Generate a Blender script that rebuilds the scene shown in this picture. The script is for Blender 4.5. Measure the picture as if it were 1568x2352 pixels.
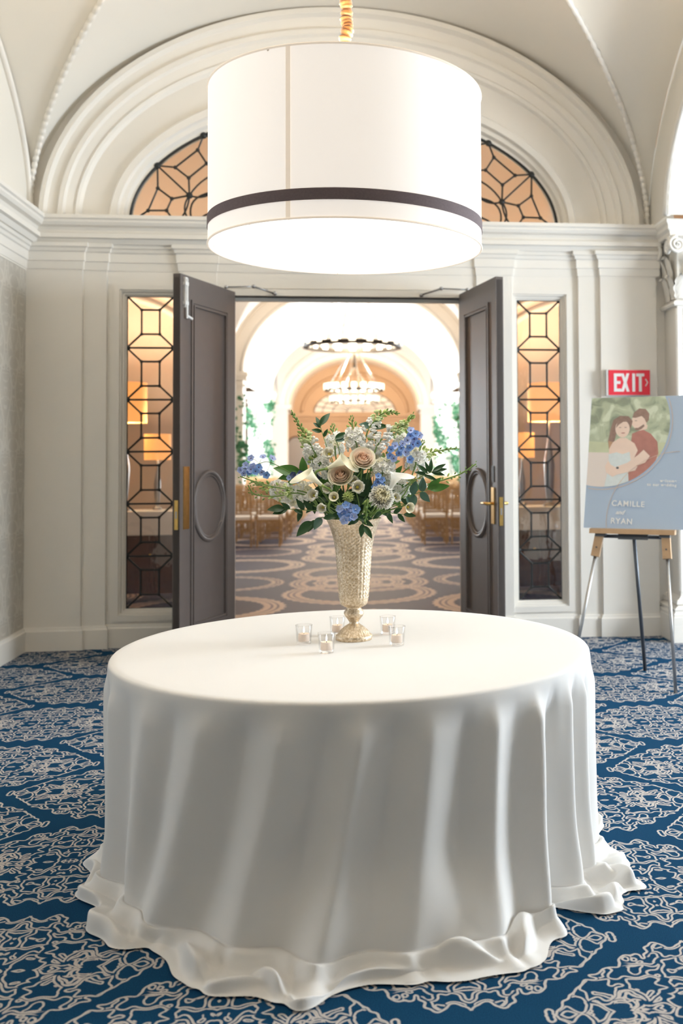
import bpy, math, random
import numpy as np
from math import sin, cos, pi, radians, sqrt, atan2, hypot
from mathutils import Vector, Matrix

for _o in list(bpy.data.objects):
    bpy.data.objects.remove(_o, do_unlink=True)
SC = bpy.context.scene
COL = SC.collection
random.seed(11)

# ------------------------------------------------------------------ camera
cd = bpy.data.cameras.new('camera')
cam = bpy.data.objects.new('camera', cd)
COL.objects.link(cam)
SC.camera = cam
cd.sensor_fit = 'VERTICAL'
cd.sensor_height = 36.0
cd.sensor_width = 24.0
cd.lens = 35.0
cd.shift_x = -0.1163
cd.shift_y = -0.0863
cd.clip_start = 0.05
cd.clip_end = 200
YAW, PITCH, ROLL = 0.1044, 0.0316, -0.0061
_f = Vector((sin(YAW) * cos(PITCH), cos(YAW) * cos(PITCH), sin(PITCH)))
_r = Vector((cos(YAW), -sin(YAW), 0))
_u = _r.cross(_f)
_r2 = _r * cos(ROLL) + _u * sin(ROLL)
_u2 = -_r * sin(ROLL) + _u * cos(ROLL)
cam.matrix_world = Matrix(((_r2.x, _u2.x, -_f.x, 0), (_r2.y, _u2.y, -_f.y, 0), (_r2.z, _u2.z, -_f.z, 1.501), (0, 0, 0, 1)))
cd.dof.use_dof = True
cd.dof.focus_distance = 3.98
cd.dof.aperture_fstop = 2.4

# ------------------------------------------------------------------ world, daylight, exposure
W = bpy.data.worlds.new('world')
SC.world = W
W.use_nodes = True
W.node_tree.nodes['Background'].inputs[0].default_value = (0.80, 0.90, 1.0, 1)
W.node_tree.nodes['Background'].inputs[1].default_value = 1.0
SC.view_settings.view_transform = 'Standard'
SC.view_settings.look = 'None'
SC.view_settings.exposure = 0.38
SC.view_settings.gamma = 1.0
SC.view_settings.use_curve_mapping = False

def area(name, loc, aim, sx, sy, watts, col):
    l = bpy.data.lights.new(name, 'AREA')
    l.shape = 'RECTANGLE'; l.size = sx; l.size_y = sy; l.energy = watts; l.color = col
    o = bpy.data.objects.new(name, l); COL.objects.link(o)
    o.location = loc
    o.rotation_euler = (Vector(aim) - Vector(loc)).to_track_quat('-Z', 'Y').to_euler()
    return o
DAY = (0.82, 0.91, 1.0)
# assumed daylight from both sides of the foyer: bare lights against windowless outer walls
area('window_right_offscreen', (6.95, 5.4, 1.9), (0, 5.6, 1.3), 3.4, 2.8, 700, DAY)
area('window_left_offscreen', (-6.75, 5.0, 1.7), (0, 5.2, 0.8), 2.4, 2.4, 95, DAY)
# added daylight for assumed tall aisle windows of the hall, in their glass plane
for sx, nm in ((-1, 'left'), (1, 'right')):
    area('hall_window_%s_offscreen' % nm, (sx * 6.88, 26.6, 2.4), (0, 26.6, 2.4), 5.4, 3.4, 1150, (0.86, 0.94, 1.0))

# ------------------------------------------------------------------ materials
MATS = {}
def new_mat(name):
    m = bpy.data.materials.new(name); m.use_nodes = True
    nt = m.node_tree
    b = nt.nodes['Principled BSDF']
    MATS[name] = m
    return m, nt, b

def pbr(name, col, rough=0.6, metal=0.0, var=0.06, vscale=6.0, bump=0.0, bscale=60.0, spec=0.5, sheen=0.0, coat=0.0, emit=None, es=0.0, trans=0.0):
    m, nt, b = new_mat(name)
    N = nt.nodes; L = nt.links
    tc = N.new('ShaderNodeTexCoord')
    nz = N.new('ShaderNodeTexNoise'); nz.inputs['Scale'].default_value = vscale; nz.inputs['Detail'].default_value = 3
    L.new(tc.outputs['Object'], nz.inputs['Vector'])
    mx = N.new('ShaderNodeMix'); mx.data_type = 'RGBA'
    mx.inputs[6].default_value = (*[c * (1 - var) for c in col], 1)
    mx.inputs[7].default_value = (*[min(1, c * (1 + var)) for c in col], 1)
    L.new(nz.outputs['Fac'], mx.inputs[0])
    L.new(mx.outputs[2], b.inputs['Base Color'])
    b.inputs['Roughness'].default_value = rough
    b.inputs['Metallic'].default_value = metal
    b.inputs['Specular IOR Level'].default_value = spec
    b.inputs['Sheen Weight'].default_value = sheen
    b.inputs['Coat Weight'].default_value = coat
    if bump:
        n2 = N.new('ShaderNodeTexNoise'); n2.inputs['Scale'].default_value = bscale; n2.inputs['Detail'].default_value = 2
        L.new(tc.outputs['Object'], n2.inputs['Vector'])
        bp = N.new('ShaderNodeBump'); bp.inputs['Strength'].default_value = bump; bp.inputs['Distance'].default_value = 0.004
        L.new(n2.outputs['Fac'], bp.inputs['Height']); L.new(bp.outputs['Normal'], b.inputs['Normal'])
    if emit:
        b.inputs['Emission Color'].default_value = (*emit, 1); b.inputs['Emission Strength'].default_value = es
    if trans:
        tr = N.new('ShaderNodeBsdfTranslucent'); L.new(mx.outputs[2], tr.inputs['Color'])
        ms = N.new('ShaderNodeMixShader'); ms.inputs[0].default_value = trans
        L.new(b.outputs[0], ms.inputs[1]); L.new(tr.outputs[0], ms.inputs[2])
        L.new(ms.outputs[0], N['Material Output'].inputs['Surface'])
    return m

pbr('plaster', (0.81, 0.77, 0.69), 0.55, var=0.025, vscale=1.5, bump=0.05, bscale=40)
pbr('trim_paint', (0.83, 0.79, 0.72), 0.42, var=0.02, vscale=3)
pbr('hall_paint', (0.80, 0.755, 0.69), 0.6, var=0.03, vscale=1)
pbr('peach_paint', (0.72, 0.615, 0.52), 0.6, var=0.04, vscale=1)
pbr('far_wall_paint', (0.55, 0.37, 0.23), 0.6, var=0.05, vscale=1)
pbr('door_paint', (0.112, 0.093, 0.084), 0.45, var=0.08, vscale=14, bump=0.05, bscale=90)
pbr('iron', (0.012, 0.013, 0.012), 0.5, var=0.3, vscale=60, bump=0.2, bscale=200)
pbr('brass', (0.72, 0.47, 0.15), 0.28, 1.0, var=0.15, vscale=25)
pbr('white_enamel', (0.75, 0.74, 0.72), 0.35, var=0.03)
pbr('steel', (0.42, 0.42, 0.42), 0.35, 1.0, var=0.08, vscale=40)
pbr('gunmetal', (0.10, 0.11, 0.125), 0.4, 0.7, var=0.08, vscale=40)
pbr('cloth', (0.84, 0.82, 0.79), 0.8, var=0.015, vscale=4, bump=0.04, bscale=700, spec=0.2, sheen=0.15, trans=0.06)
pbr('table_wood', (0.35, 0.24, 0.15), 0.5)
pbr('oak', (0.50, 0.33, 0.19), 0.5, var=0.18, vscale=18)
pbr('dark_wood', (0.085, 0.035, 0.02), 0.35, var=0.3, vscale=8, coat=0.3)
pbr('gold_wood', (0.46, 0.28, 0.12), 0.35, var=0.15, vscale=12)
pbr('cushion', (0.85, 0.80, 0.74), 0.8, var=0.03)
pbr('wax', (0.93, 0.84, 0.76), 0.5, var=0.02, trans=0.35)
pbr('wick', (0.03, 0.025, 0.02), 0.9)
pbr('rose_petal', (0.94, 0.80, 0.66), 0.55, var=0.06, vscale=20, trans=0.25)
pbr('rose_heart', (0.93, 0.69, 0.52), 0.55, var=0.08, vscale=20, trans=0.25)
pbr('cream_petal', (0.93, 0.885, 0.70), 0.55, var=0.05, vscale=20, trans=0.25)
pbr('calla_petal', (0.94, 0.90, 0.70), 0.4, var=0.05, vscale=12, trans=0.2)
pbr('white_petal', (0.95, 0.935, 0.87), 0.6, var=0.05, vscale=30, trans=0.25)
pbr('lime_petal', (0.68, 0.76, 0.38), 0.55, var=0.15, vscale=60, trans=0.25)
pbr('lime_bud', (0.42, 0.52, 0.15), 0.5, var=0.2, vscale=60, trans=0.2)
pbr('green_bud', (0.17, 0.29, 0.055), 0.5, var=0.25, vscale=60, trans=0.1)
pbr('stem_green', (0.16, 0.26, 0.06), 0.5, var=0.2, vscale=30)
pbr('leaf_dark', (0.025, 0.075, 0.022), 0.32, var=0.35, vscale=30, trans=0.12)
pbr('leaf_bright', (0.07, 0.19, 0.03), 0.32, var=0.3, vscale=25, trans=0.2)
pbr('leaf_blue', (0.06, 0.13, 0.09), 0.4, var=0.3, vscale=30, trans=0.15)
pbr('blue_petal', (0.22, 0.38, 0.74), 0.5, var=0.25, vscale=60, trans=0.25)
pbr('pale_blue_petal', (0.42, 0.51, 0.80), 0.5, var=0.25, vscale=60, trans=0.25)
pbr('navy_petal', (0.045, 0.07, 0.16), 0.5, var=0.25, vscale=60, trans=0.15)
pbr('flower_heart', (0.55, 0.48, 0.06), 0.6, var=0.2, vscale=90)
pbr('flower_eye', (0.10, 0.06, 0.10), 0.6)
pbr('ivy_leaf', (0.045, 0.17, 0.075), 0.45, var=0.4, vscale=8, trans=0.15)
pbr('exit_red', (0.78, 0.035, 0.06), 0.35, var=0.03)
pbr('exit_white', (0.85, 0.82, 0.80), 0.4, var=0.02)
pbr('sign_blue', (0.42, 0.54, 0.71), 0.35, var=0.03, vscale=3)
pbr('print_white', (0.95, 0.95, 0.95), 0.4, var=0.01)
pbr('print_gold', (0.70, 0.54, 0.45), 0.35, var=0.05)
pbr('print_skin', (0.86, 0.69, 0.60), 0.4, var=0.06, vscale=14)
pbr('print_hair', (0.30, 0.20, 0.17), 0.4, var=0.3, vscale=40)
pbr('print_hair_light', (0.48, 0.30, 0.19), 0.4, var=0.3, vscale=40)
pbr('print_maroon', (0.47, 0.21, 0.185), 0.4, var=0.15, vscale=30)
pbr('print_dress', (0.72, 0.80, 0.83), 0.4, var=0.08, vscale=40)
pbr('print_grass', (0.58, 0.64, 0.45), 0.4, var=0.15, vscale=12)
pbr('print_path', (0.80, 0.73, 0.70), 0.4, var=0.03)
pbr('candle_glass_far', (0.95, 0.9, 0.8), 0.3, emit=(1.0, 0.86, 0.64), es=1.7)
pbr('ring_metal', (0.06, 0.055, 0.05), 0.45, 0.6)
pbr('orange_shade', (0.75, 0.42, 0.16), 0.7, emit=(1.0, 0.40, 0.10), es=0.7)
pbr('lamp_glow', (0.95, 0.85, 0.6), 0.7, emit=(1.0, 0.82, 0.45), es=3.0)
pbr('shade_fabric', (0.80, 0.78, 0.74), 0.8, var=0.02, vscale=60, emit=(1.0, 0.91, 0.83), es=0.46)
pbr('shade_seam', (0.74, 0.66, 0.56), 0.8, var=0.02, emit=(1.0, 0.84, 0.68), es=0.32)
pbr('shade_band', (0.17, 0.13, 0.135), 0.85, var=0.25, vscale=160)
pbr('diffuser', (0.9, 0.88, 0.85), 0.4, emit=(1.0, 0.945, 0.87), es=2.8)
pbr('cord_silk', (0.17, 0.065, 0.012), 0.45, var=0.35, vscale=25, sheen=0.3)
pbr('flame', (1, 0.8, 0.5), 0.5, emit=(1.0, 0.72, 0.40), es=14)
pbr('daylight_glass', (0.9, 0.95, 1), 0.3, emit=(0.88, 0.95, 1.0), es=1.4)  # added glow for the glass of the assumed hall windows
pbr('soil_dark', (0.02, 0.03, 0.012), 0.9)

def glass_mat(name, tint, fac_min=0.04, rough=0.02, fac_max=0.75):
    m, nt, b = new_mat(name)
    N = nt.nodes; L = nt.links
    N.remove(b)
    tr = N.new('ShaderNodeBsdfTransparent'); tr.inputs[0].default_value = (*tint, 1)
    gl = N.new('ShaderNodeBsdfGlossy'); gl.inputs['Roughness'].default_value = rough
    lw = N.new('ShaderNodeLayerWeight'); lw.inputs['Blend'].default_value = 0.22
    mr = N.new('ShaderNodeMapRange'); mr.inputs[3].default_value = fac_min; mr.inputs[4].default_value = fac_max
    L.new(lw.outputs['Fresnel'], mr.inputs[0])
    nz = N.new('ShaderNodeTexNoise'); nz.inputs['Scale'].default_value = 9.0
    tc = N.new('ShaderNodeTexCoord'); L.new(tc.outputs['Object'], nz.inputs['Vector'])
    bp = N.new('ShaderNodeBump'); bp.inputs['Strength'].default_value = 0.12; bp.inputs['Distance'].default_value = 0.01
    L.new(nz.outputs['Fac'], bp.inputs['Height']); L.new(bp.outputs['Normal'], gl.inputs['Normal'])
    ms = N.new('ShaderNodeMixShader')
    L.new(mr.outputs[0], ms.inputs[0]); L.new(tr.outputs[0], ms.inputs[1]); L.new(gl.outputs[0], ms.inputs[2])
    L.new(ms.outputs[0], N['Material Output'].inputs['Surface'])
    return m
glass_mat('pane_glass', (0.965, 0.955, 0.94), 0.05)
glass_mat('votive_glass', (0.985, 0.985, 0.985), 0.02, fac_max=0.30)

# node helpers for the patterned materials
class NG:
    def __init__(s, nt): s.nt = nt; s.N = nt.nodes; s.L = nt.links
    def val(s, x):
        return x
    def m(s, op, a, b=None, c=None, clamp=False):
        n = s.N.new('ShaderNodeMath'); n.operation = op; n.use_clamp = clamp
        for i, x in enumerate((a, b, c)):
            if x is None: continue
            if isinstance(x, (int, float)): n.inputs[i].default_value = x
            else: s.L.new(x, n.inputs[i])
        return n.outputs[0]
    def xyz(s, x, y, z=0.0):
        n = s.N.new('ShaderNodeCombineXYZ')
        for i, q in enumerate((x, y, z)):
            if isinstance(q, (int, float)): n.inputs[i].default_value = q
            else: s.L.new(q, n.inputs[i])
        return n.outputs[0]
    def noise(s, vec, scale, detail=1.0, dist=0.0):
        n = s.N.new('ShaderNodeTexNoise'); n.inputs['Scale'].default_value = scale
        n.inputs['Detail'].default_value = detail; n.inputs['Distortion'].default_value = dist
        s.L.new(vec, n.inputs['Vector']); return n
    def mix(s, f, a, b):
        n = s.N.new('ShaderNodeMix'); n.data_type = 'RGBA'
        if isinstance(f, (int, float)): n.inputs[0].default_value = f
        else: s.L.new(f, n.inputs[0])
        for i, q in ((6, a), (7, b)):
            if isinstance(q, tuple): n.inputs[i].default_value = (*q, 1)
            else: s.L.new(q, n.inputs[i])
        return n.outputs[2]
    def band(s, x, c, w, soft):     # 1 where |x-c|<w, soft edge
        d = s.m('ABSOLUTE', s.m('SUBTRACT', x, c))
        n = s.N.new('ShaderNodeMapRange'); n.interpolation_type = 'SMOOTHSTEP'
        n.inputs[1].default_value = w + soft; n.inputs[2].default_value = w
        s.L.new(d, n.inputs[0]); return n.outputs[0]
    def step(s, x, e0, e1):
        n = s.N.new('ShaderNodeMapRange'); n.interpolation_type = 'SMOOTHSTEP'
        n.inputs[1].default_value = e0; n.inputs[2].default_value = e1
        s.L.new(x, n.inputs[0]); return n.outputs[0]

def carpet_foyer():
    m, nt, b = new_mat('carpet_damask'); g = NG(nt); N = g.N; L = g.L
    geo = N.new('ShaderNodeNewGeometry'); sp = N.new('ShaderNodeSeparateXYZ'); L.new(geo.outputs['Position'], sp.inputs[0])
    X, Y = sp.outputs[0], sp.outputs[1]
    PX, PY = 1.37, 0.805
    def cell(ox, oy):
        u = g.m('SUBTRACT', g.m('FLOORED_MODULO', g.m('ADD', g.m('SUBTRACT', X, ox), PX / 2), PX), PX / 2)
        v = g.m('SUBTRACT', g.m('FLOORED_MODULO', g.m('ADD', g.m('SUBTRACT', Y, oy), PY / 2), PY), PY / 2)
        u, v = g.m('ABSOLUTE', u), g.m('ABSOLUTE', v)
        return u, v, g.m('ADD', g.m('DIVIDE', u, 0.5), g.m('DIVIDE', v, 0.375))
    u0, v0, k0 = cell(-1.75, 5.09); u1, v1, k1 = cell(-1.065, 4.6925)
    sel = g.m('LESS_THAN', k1, k0); inv = g.m('SUBTRACT', 1.0, sel)
    A = g.m('ADD', g.m('MULTIPLY', u1, sel), g.m('MULTIPLY', u0, inv)); B = g.m('ADD', g.m('MULTIPLY', v1, sel), g.m('MULTIPLY', v0, inv))
    def fields(a, bb):
        vec = g.xyz(a, bb)
        wn = g.noise(vec, 20.0, 0.0); wn.noise_dimensions = '2D'
        ws = N.new('ShaderNodeSeparateXYZ'); L.new(wn.outputs['Color'], ws.inputs[0])
        a2 = g.m('ADD', a, g.m('MULTIPLY', g.m('SUBTRACT', ws.outputs[0], 0.5), 0.075))
        b2 = g.m('ADD', bb, g.m('MULTIPLY', g.m('SUBTRACT', ws.outputs[1], 0.5), 0.075))
        q = g.m('ADD', g.m('POWER', g.m('DIVIDE', g.m('ABSOLUTE', a2), 0.50), 1.22), g.m('POWER', g.m('DIVIDE', g.m('ABSOLUTE', b2), 0.375), 1.22))
        q = g.m('ADD', q, g.m('MULTIPLY', g.m('SINE', g.m('MULTIPLY', g.m('ARCTAN2', b2, a2), 18.0)), 0.05))
        vv = g.xyz(g.m('MULTIPLY', a2, 8.2), g.m('MULTIPLY', b2, 11.8))
        vo = N.new('ShaderNodeTexVoronoi'); vo.voronoi_dimensions = '2D'; vo.feature = 'SMOOTH_F1'; vo.inputs['Scale'].default_value = 1.0; vo.inputs['Smoothness'].default_value = 0.25
        L.new(vv, vo.inputs['Vector'])
        v2 = N.new('ShaderNodeTexVoronoi'); v2.voronoi_dimensions = '2D'; v2.feature = 'DISTANCE_TO_EDGE'; v2.inputs['Scale'].default_value = 1.0
        L.new(vv, v2.inputs['Vector'])
        return vo.outputs['Distance'], v2.outputs['Distance'], q
    h = 0.0015
    F0 = fields(A, B); FX = fields(g.m('ADD', A, h), B); FY = fields(A, g.m('ADD', B, h))
    grad = []
    for k in range(3):
        dx = g.m('DIVIDE', g.m('SUBTRACT', FX[k], F0[k]), h); dy = g.m('DIVIDE', g.m('SUBTRACT', FY[k], F0[k]), h)
        grad.append(g.m('MAXIMUM', g.m('SQRT', g.m('ADD', g.m('MULTIPLY', dx, dx), g.m('MULTIPLY', dy, dy))), 0.8))
    def contour(k, c, w=0.0034, soft=0.0022):
        return g.band(g.m('DIVIDE', g.m('SUBTRACT', F0[k], c), grad[k]), 0.0, w, soft)
    ln = g.m('MAXIMUM', contour(0, 0.14, 0.0024, 0.002), contour(1, 0.11, 0.0026, 0.002))
    q = F0[2]
    ln = g.m('MULTIPLY', ln, g.step(q, 0.95, 0.93))
    line = g.m('MULTIPLY', g.m('MAXIMUM', ln, contour(2, 0.97, 0.0028)), g.step(q, 1.02, 1.0))
    fib = g.noise(geo.outputs['Position'], 420.0, 2.0)
    base = g.mix(g.step(fib.outputs['Fac'], 0.3, 0.7), (0.004, 0.028, 0.070), (0.010, 0.072, 0.160))
    lc = g.mix(g.step(fib.outputs['Fac'], 0.3, 0.7), (0.36, 0.33, 0.31), (0.70, 0.65, 0.61))
    col = g.mix(line, base, lc)
    L.new(col, b.inputs['Base Color'])
    b.inputs['Roughness'].default_value = 0.95; b.inputs['Specular IOR Level'].default_value = 0.05
    bp = N.new('ShaderNodeBump'); bp.inputs['Strength'].default_value = 0.5; bp.inputs['Distance'].default_value = 0.004
    L.new(fib.outputs['Fac'], bp.inputs['Height']); L.new(bp.outputs['Normal'], b.inputs['Normal'])
    return m
carpet_foyer()

def carpet_hall():
    m, nt, b = new_mat('carpet_rings'); g = NG(nt); N = g.N; L = g.L
    geo = N.new('ShaderNodeNewGeometry'); sp = N.new('ShaderNodeSeparateXYZ'); L.new(geo.outputs['Position'], sp.inputs[0])
    X, Y = sp.outputs[0], sp.outputs[1]
    PX, PY = 3.16, 3.85
    def polar(ox, oy):
        u = g.m('SUBTRACT', g.m('FLOORED_MODULO', g.m('ADD', g.m('SUBTRACT', X, ox), PX / 2), PX), PX / 2)
        v = g.m('SUBTRACT', g.m('FLOORED_MODULO', g.m('ADD', g.m('SUBTRACT', Y, oy), PY / 2), PY), PY / 2)
        return g.m('SQRT', g.m('ADD', g.m('MULTIPLY', u, u), g.m('MULTIPLY', v, v))), g.m('ARCTAN2', v, u)
    def ring(ox, oy, R, w, n):
        r, t = polar(ox, oy)
        sc = g.m('MULTIPLY', g.m('ABSOLUTE', g.m('SINE', g.m('MULTIPLY', t, n / 2))), 0.03)
        r2 = g.m('ADD', r, sc)
        k = g.band(r2, R - w * 0.5, w * 0.5, 0.012)
        g1 = g.band(r, R - w * 0.42, 0.010, 0.008); g2 = g.band(r, R - w * 0.74, 0.010, 0.008)
        return g.m('MULTIPLY', k, g.m('SUBTRACT', 1.0, g.m('MULTIPLY', g.m('MAXIMUM', g1, g2), 0.75)))
    ln = None
    for args in ((0.03, 11.0, 0.85, 0.19, 40.0), (0.03, 12.85, 0.85, 0.19, 40.0), (0.03, 11.92, 0.83, 0.17, 40.0), (0.03, 11.92, 0.55, 0.14, 14.0), (0.03, 11.92, 0.28, 0.16, 8.0),
                 (1.61, 10.12, 0.85, 0.19, 40.0), (1.61, 13.95, 0.85, 0.19, 40.0), (1.61, 12.04, 0.70, 0.13, 36.0)):
        k = ring(*args); ln = k if ln is None else g.m('MAXIMUM', ln, k)
    fib = g.noise(geo.outputs['Position'], 300.0, 2.0)
    base = g.mix(fib.outputs['Fac'], (0.030, 0.028, 0.062), (0.052, 0.048, 0.095))
    lc = g.mix(fib.outputs['Fac'], (0.42, 0.33, 0.28), (0.62, 0.50, 0.42))
    L.new(g.mix(ln, base, lc), b.inputs['Base Color'])
    b.inputs['Roughness'].default_value = 0.6; b.inputs['Specular IOR Level'].default_value = 0.4
    return m
carpet_hall()

def wallpaper():
    m, nt, b = new_mat('wallpaper'); g = NG(nt); N = g.N; L = g.L
    geo = N.new('ShaderNodeNewGeometry'); sp = N.new('ShaderNodeSeparateXYZ'); L.new(geo.outputs['Position'], sp.inputs[0])
    Y, Z = sp.outputs[1], sp.outputs[2]
    u = g.m('ABSOLUTE', g.m('SUBTRACT', g.m('FLOORED_MODULO', Y, 0.34), 0.17))
    v = g.m('FLOORED_MODULO', Z, 0.62)
    vec = g.xyz(u, v)
    cn = g.noise(vec, 9.0, 0.0, 1.2)
    l1 = g.band(cn.outputs['Fac'], 0.5, 0.02, 0.015)
    vine = g.band(g.m('SUBTRACT', u, g.m('ADD', 0.08, g.m('MULTIPLY', g.m('SINE', g.m('MULTIPLY', v, 10.13)), 0.05))), 0.0, 0.008, 0.006)
    big = g.noise(geo.outputs['Position'], 3.0, 3.0)
    base = g.mix(big.outputs['Fac'], (0.47, 0.44, 0.38), (0.58, 0.55, 0.49))
    col = g.mix(g.m('MULTIPLY', g.m('MAXIMUM', l1, vine), 0.6), base, (0.68, 0.65, 0.58))
    L.new(col, b.inputs['Base Color']); b.inputs['Roughness'].default_value = 0.5
    return m
wallpaper()

def mercury():
    m, nt, b = new_mat('mercury_glass'); g = NG(nt); N = g.N; L = g.L
    tc = N.new('ShaderNodeTexCoord')
    n1 = g.noise(tc.outputs['Object'], 120.0, 4.0, 0.6); n2 = g.noise(tc.outputs['Object'], 14.0, 2.0)
    c = g.mix(g.step(n1.outputs['Fac'], 0.38, 0.66), (0.56, 0.43, 0.28), (0.80, 0.69, 0.54))
    c = g.mix(g.m('MULTIPLY', g.step(n2.outputs['Fac'], 0.55, 0.75), 0.5), c, (0.40, 0.27, 0.16))
    L.new(c, b.inputs['Base Color'])
    b.inputs['Metallic'].default_value = 0.75
    rr = N.new('ShaderNodeMapRange'); rr.inputs[3].default_value = 0.25; rr.inputs[4].default_value = 0.6
    L.new(n1.outputs['Fac'], rr.inputs[0]); L.new(rr.outputs[0], b.inputs['Roughness'])
    bp = N.new('ShaderNodeBump'); bp.inputs['Strength'].default_value = 0.5; bp.inputs['Distance'].default_value = 0.003
    L.new(n1.outputs['Fac'], bp.inputs['Height']); L.new(bp.outputs['Normal'], b.inputs['Normal'])
mercury()

def foliage_print():
    m, nt, b = new_mat('print_trees'); g = NG(nt); N = g.N; L = g.L
    tc = N.new('ShaderNodeTexCoord')
    n1 = g.noise(tc.outputs['Object'], 9.0, 4.0, 0.8)
    c = g.mix(g.step(n1.outputs['Fac'], 0.36, 0.50), (0.28, 0.33, 0.25), (0.46, 0.54, 0.40))
    c = g.mix(g.step(n1.outputs['Fac'], 0.52, 0.66), c, (0.66, 0.74, 0.60))
    L.new(c, b.inputs['Base Color']); b.inputs['Roughness'].default_value = 0.4
foliage_print()

# ------------------------------------------------------------------ geometry helpers
class MB:
    def __init__(s): s.v = []; s.f = []
    def add(s, vs, fs):
        o = len(s.v); s.v += [tuple(p) for p in vs]; s.f += [tuple(i + o for i in f) for f in fs]; return s
    def box(s, x0, x1, y0, y1, z0, z1):
        return s.add([(x0, y0, z0), (x1, y0, z0), (x1, y1, z0), (x0, y1, z0), (x0, y0, z1), (x1, y0, z1), (x1, y1, z1), (x0, y1, z1)],
                     [(0, 3, 2, 1), (4, 5, 6, 7), (0, 1, 5, 4), (1, 2, 6, 5), (2, 3, 7, 6), (3, 0, 4, 7)])
    def obox(s, M, x0, x1, y0, y1, z0, z1):
        vs = [(x0, y0, z0), (x1, y0, z0), (x1, y1, z0), (x0, y1, z0), (x0, y0, z1), (x1, y0, z1), (x1, y1, z1), (x0, y1, z1)]
        return s.add([M @ Vector(p) for p in vs], [(0, 3, 2, 1), (4, 5, 6, 7), (0, 1, 5, 4), (1, 2, 6, 5), (2, 3, 7, 6), (3, 0, 4, 7)])
    def tube(s, pts, r, n=8, cap=True):
        pts = [Vector(p) for p in pts]; m = len(pts)
        rs = r if isinstance(r, (list, tuple)) else [r] * m
        vs = []; fs = []
        up = None
        for i, p in enumerate(pts):
            d = (pts[min(i + 1, m - 1)] - pts[max(i - 1, 0)])
            d = d.normalized() if d.length > 1e-9 else Vector((0, 0, 1))
            if up is None:
                up = d.orthogonal().normalized()
            else:
                up = (up - d * up.dot(d)); up = up.normalized() if up.length > 1e-6 else d.orthogonal().normalized()
            w = d.cross(up)
            for k in range(n):
                a = 2 * pi * k / n
                vs.append(p + (up * cos(a) + w * sin(a)) * rs[i])
        for i in range(m - 1):
            for k in range(n):
                fs.append((i * n + k, i * n + (k + 1) % n, (i + 1) * n + (k + 1) % n, (i + 1) * n + k))
        if cap:
            fs.append(tuple(range(n - 1, -1, -1))); fs.append(tuple((m - 1) * n + k for k in range(n)))
        return s.add(vs, fs)
    def lathe(s, prof, n=32, c=(0, 0, 0), rib=None, cap=False):
        vs = []; fs = []
        for j, (r, z) in enumerate(prof):
            for k in range(n):
                a = 2 * pi * k / n
                rr = r + (rib(a, z, r) if rib else 0)
                vs.append((c[0] + rr * cos(a), c[1] + rr * sin(a), c[2] + z))
        for j in range(len(prof) - 1):
            for k in range(n):
                fs.append((j * n + k, j * n + (k + 1) % n, (j + 1) * n + (k + 1) % n, (j + 1) * n + k))
        if cap:
            fs.append(tuple(range(n - 1, -1, -1))); fs.append(tuple((len(prof) - 1) * n + k for k in range(n)))
        return s.add(vs, fs)
    def prism(s, poly, fn, d0, d1):     # poly 2D -> fn(u, v, d) 3D, closed
        n = len(poly)
        vs = [fn(u, v, d0) for u, v in poly] + [fn(u, v, d1) for u, v in poly]
        fs = [tuple(range(n - 1, -1, -1)), tuple(range(n, 2 * n))]
        fs += [(i, (i + 1) % n, n + (i + 1) % n, n + i) for i in range(n)]
        return s.add(vs, fs)
    def grid(s, P, closed_u=False):     # P[j][i]
        nj = len(P); ni = len(P[0])
        vs = [p for row in P for p in row]; fs = []
        for j in range(nj - 1):
            for i in range(ni if closed_u else ni - 1):
                i2 = (i + 1) % ni
                fs.append((j * ni + i, j * ni + i2, (j + 1) * ni + i2, (j + 1) * ni + i))
        return s.add(vs, fs)
    def sweep(s, path, prof, closed_prof=True):   # path 2D polyline; prof (offset to the right, z); mitred
        n = len(path); rows = []
        for i in range(n):
            p = Vector(path[i])
            d0 = (Vector(path[i]) - Vector(path[i - 1])).normalized() if i > 0 else None
            d1 = (Vector(path[i + 1]) - Vector(path[i])).normalized() if i < n - 1 else None
            if d0 is None: d0 = d1
            if d1 is None: d1 = d0
            n0 = Vector((d0.y, -d0.x)); n1 = Vector((d1.y, -d1.x))
            b = n0 + n1; b = b / max(0.2, b.dot(n0)) if b.length > 1e-6 else n0
            rows.append([(p.x + b.x * o, p.y + b.y * o, z) for o, z in prof])
        vs = [q for r in rows for q in r]; k = len(prof); fs = []
        for i in range(n - 1):
            for j in range(k if closed_prof else k - 1):
                j2 = (j + 1) % k
                fs.append((i * k + j, i * k + j2, (i + 1) * k + j2, (i + 1) * k + j))
        fs.append(tuple(range(k))); fs.append(tuple((n - 1) * k + j for j in range(k - 1, -1, -1)))
        return s.add(vs, fs)
    def mesh(s, name, mat, smooth=False, ang=None):
        me = bpy.data.meshes.new(name); me.from_pydata(s.v, [], s.f)
        me.materials.append(MATS[mat]); me.validate(); me.update()
        if smooth:
            me.polygons.foreach_set('use_smooth', [True] * len(me.polygons))
            if ang: me.set_sharp_from_angle(angle=radians(ang))
        return me
    def build(s, name, mat, parent=None, smooth=False, ang=None):
        return link(name, s.mesh(name, mat, smooth, ang), parent)

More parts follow.
